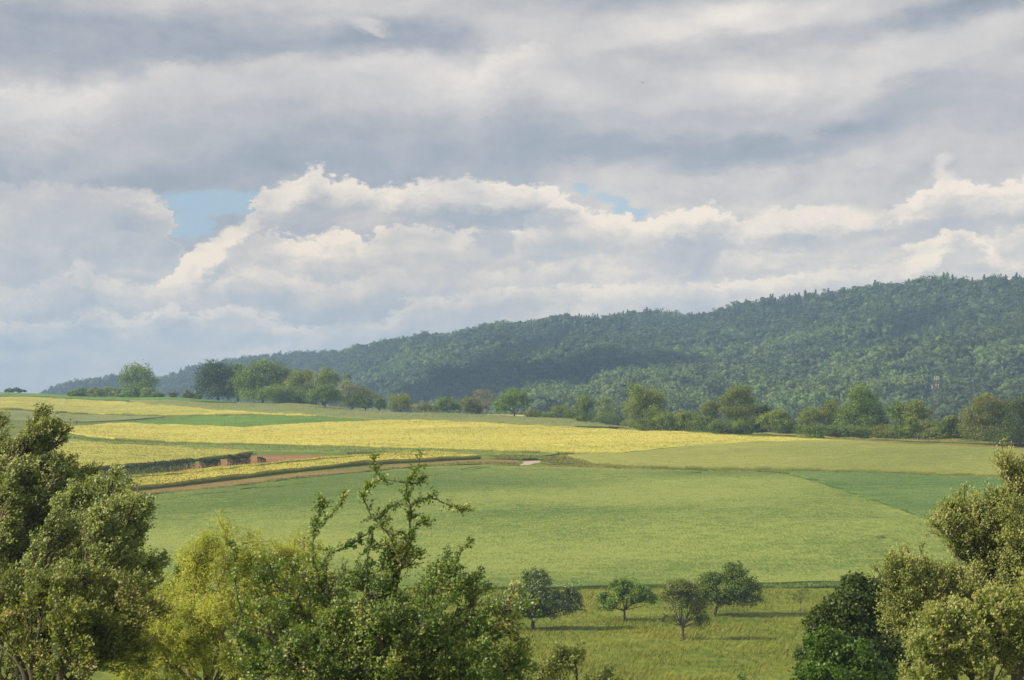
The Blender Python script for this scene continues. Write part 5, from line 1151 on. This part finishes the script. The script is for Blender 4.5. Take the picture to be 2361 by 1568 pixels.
# cloud banks: outline of the top (x, y), brightness at the top and at the base, depth of the shading, edge softness, x range
BANKS = [
 ([(0, 200), (200, 200), (330, 172), (430, 140), (520, 150), (620, 128), (700, 118), (800, 135), (880, 122), (1000, 130), (1080, 160), (1140, 120), (1200, 90), (1330, 100), (1500, 130), (2361, 130)], .84, .3, 250, 45, -99, 1260),
 ([(0, 430), (60, 428), (120, 422), (200, 430), (270, 432), (340, 446), (385, 462), (400, 500), (412, 560), (430, 620), (500, 660), (2361, 700)], .7, .42, 120, 22, -99, 560),
 ([(0, 640), (530, 560), (566, 500), (580, 462), (610, 435), (650, 420), (690, 402), (722, 380), (745, 402), (775, 416), (820, 412), (860, 430), (920, 424), (1050, 409), (1180, 412), (1280, 432), (1330, 470), (1500, 560), (2361, 640)], .95, .42, 110, 16, 540, 1330),
 ([(0, 700), (350, 660), (400, 615), (440, 575), (490, 548), (530, 522), (570, 512), (590, 535), (640, 532), (690, 545), (750, 530), (800, 524), (850, 545), (875, 523), (950, 520), (1050, 528), (1100, 520), (1140, 532), (1200, 512), (1250, 475), (1300, 448), (1345, 478), (1390, 488), (1440, 486), (1480, 500), (1520, 492), (1600, 480), (1645, 464), (1690, 492), (1740, 500), (1800, 476), (1900, 474), (2000, 495), (2100, 452), (2185, 412), (2250, 430), (2361, 425)], .97, .5, 105, 15, 350, 2400),
 ([(0, 650), (140, 630), (200, 598), (250, 640), (370, 655), (480, 645), (560, 605), (650, 612), (760, 640), (900, 605), (1000, 600), (1150, 612), (1280, 590), (1360, 575), (1450, 600), (1560, 610), (1700, 562), (1900, 572), (2080, 560), (2361, 520)], .86, .5, 100, 28, -99, 2400),
 ([(0, 740), (170, 735), (215, 706), (265, 724), (340, 720), (395, 700), (440, 714), (520, 698), (600, 712), (660, 730), (720, 745), (780, 738), (840, 742), (950, 690), (1100, 665), (1400, 650), (1700, 640), (1900, 615), (2060, 605), (2120, 560), (2175, 528), (2220, 528), (2260, 560), (2310, 590), (2361, 585)], 1.0, .6, 65, 20, -99, 2400),
 ([(0, 800), (110, 795), (165, 782), (220, 792), (300, 812), (500, 795), (700, 775), (1000, 740), (1500, 690), (2361, 640)], .86, .6, 60, 30, -99, 2400),
]
HOLES = [(490, 468, 105, 38, 0, None, .5, .95), (452, 520, 42, 34, -20, None, .6, .95), (1350, 445, 36, 16, -30, None, .8, .9), (1435, 478, 66, 14, -14, None, .8, .9)]
world()

sun = bpy.data.lights.new('sun', 'SUN'); sun.energy = 5.0; sun.angle = math.radians(.6); sun.color = (1, .88, .69)
so = bpy.data.objects.new('sun', sun); COL.objects.link(so)
e, a = math.radians(SUN_EL), math.radians(SUN_AZ)
sd = Vector((math.sin(a) * math.cos(e), math.cos(a) * math.cos(e), math.sin(e)))
so.rotation_euler = sd.to_track_quat('Z', 'Y').to_euler(); so.location = (-60, -20, 120)

cam = bpy.data.cameras.new('camera'); cam.sensor_width = 23.6; cam.lens = 23.6 * F / 2361; cam.shift_y = (H0 - 784) / 2361
cam.clip_start = 1; cam.clip_end = 20000
cam.dof.use_dof = True; cam.dof.focus_distance = 700; cam.dof.aperture_fstop = 2.5
co = bpy.data.objects.new('camera', cam); COL.objects.link(co); co.location = (0, 0, ZC); co.rotation_euler = (math.radians(90), 0, 0)
S.camera = co
S.view_settings.view_transform = 'Standard'; S.view_settings.look = 'None'; S.view_settings.exposure = .45; S.view_settings.gamma = 1
DENOISE = True
c = S.cycles; c.max_bounces = 6; c.diffuse_bounces = 2; c.glossy_bounces = 1; c.transmission_bounces = 3; c.volume_bounces = 0; c.transparent_max_bounces = 8
c.use_denoising = DENOISE
try: c.denoiser = 'OPENIMAGEDENOISE'; c.denoising_prefilter = 'NONE'
except Exception: pass
c.sample_clamp_indirect = 4
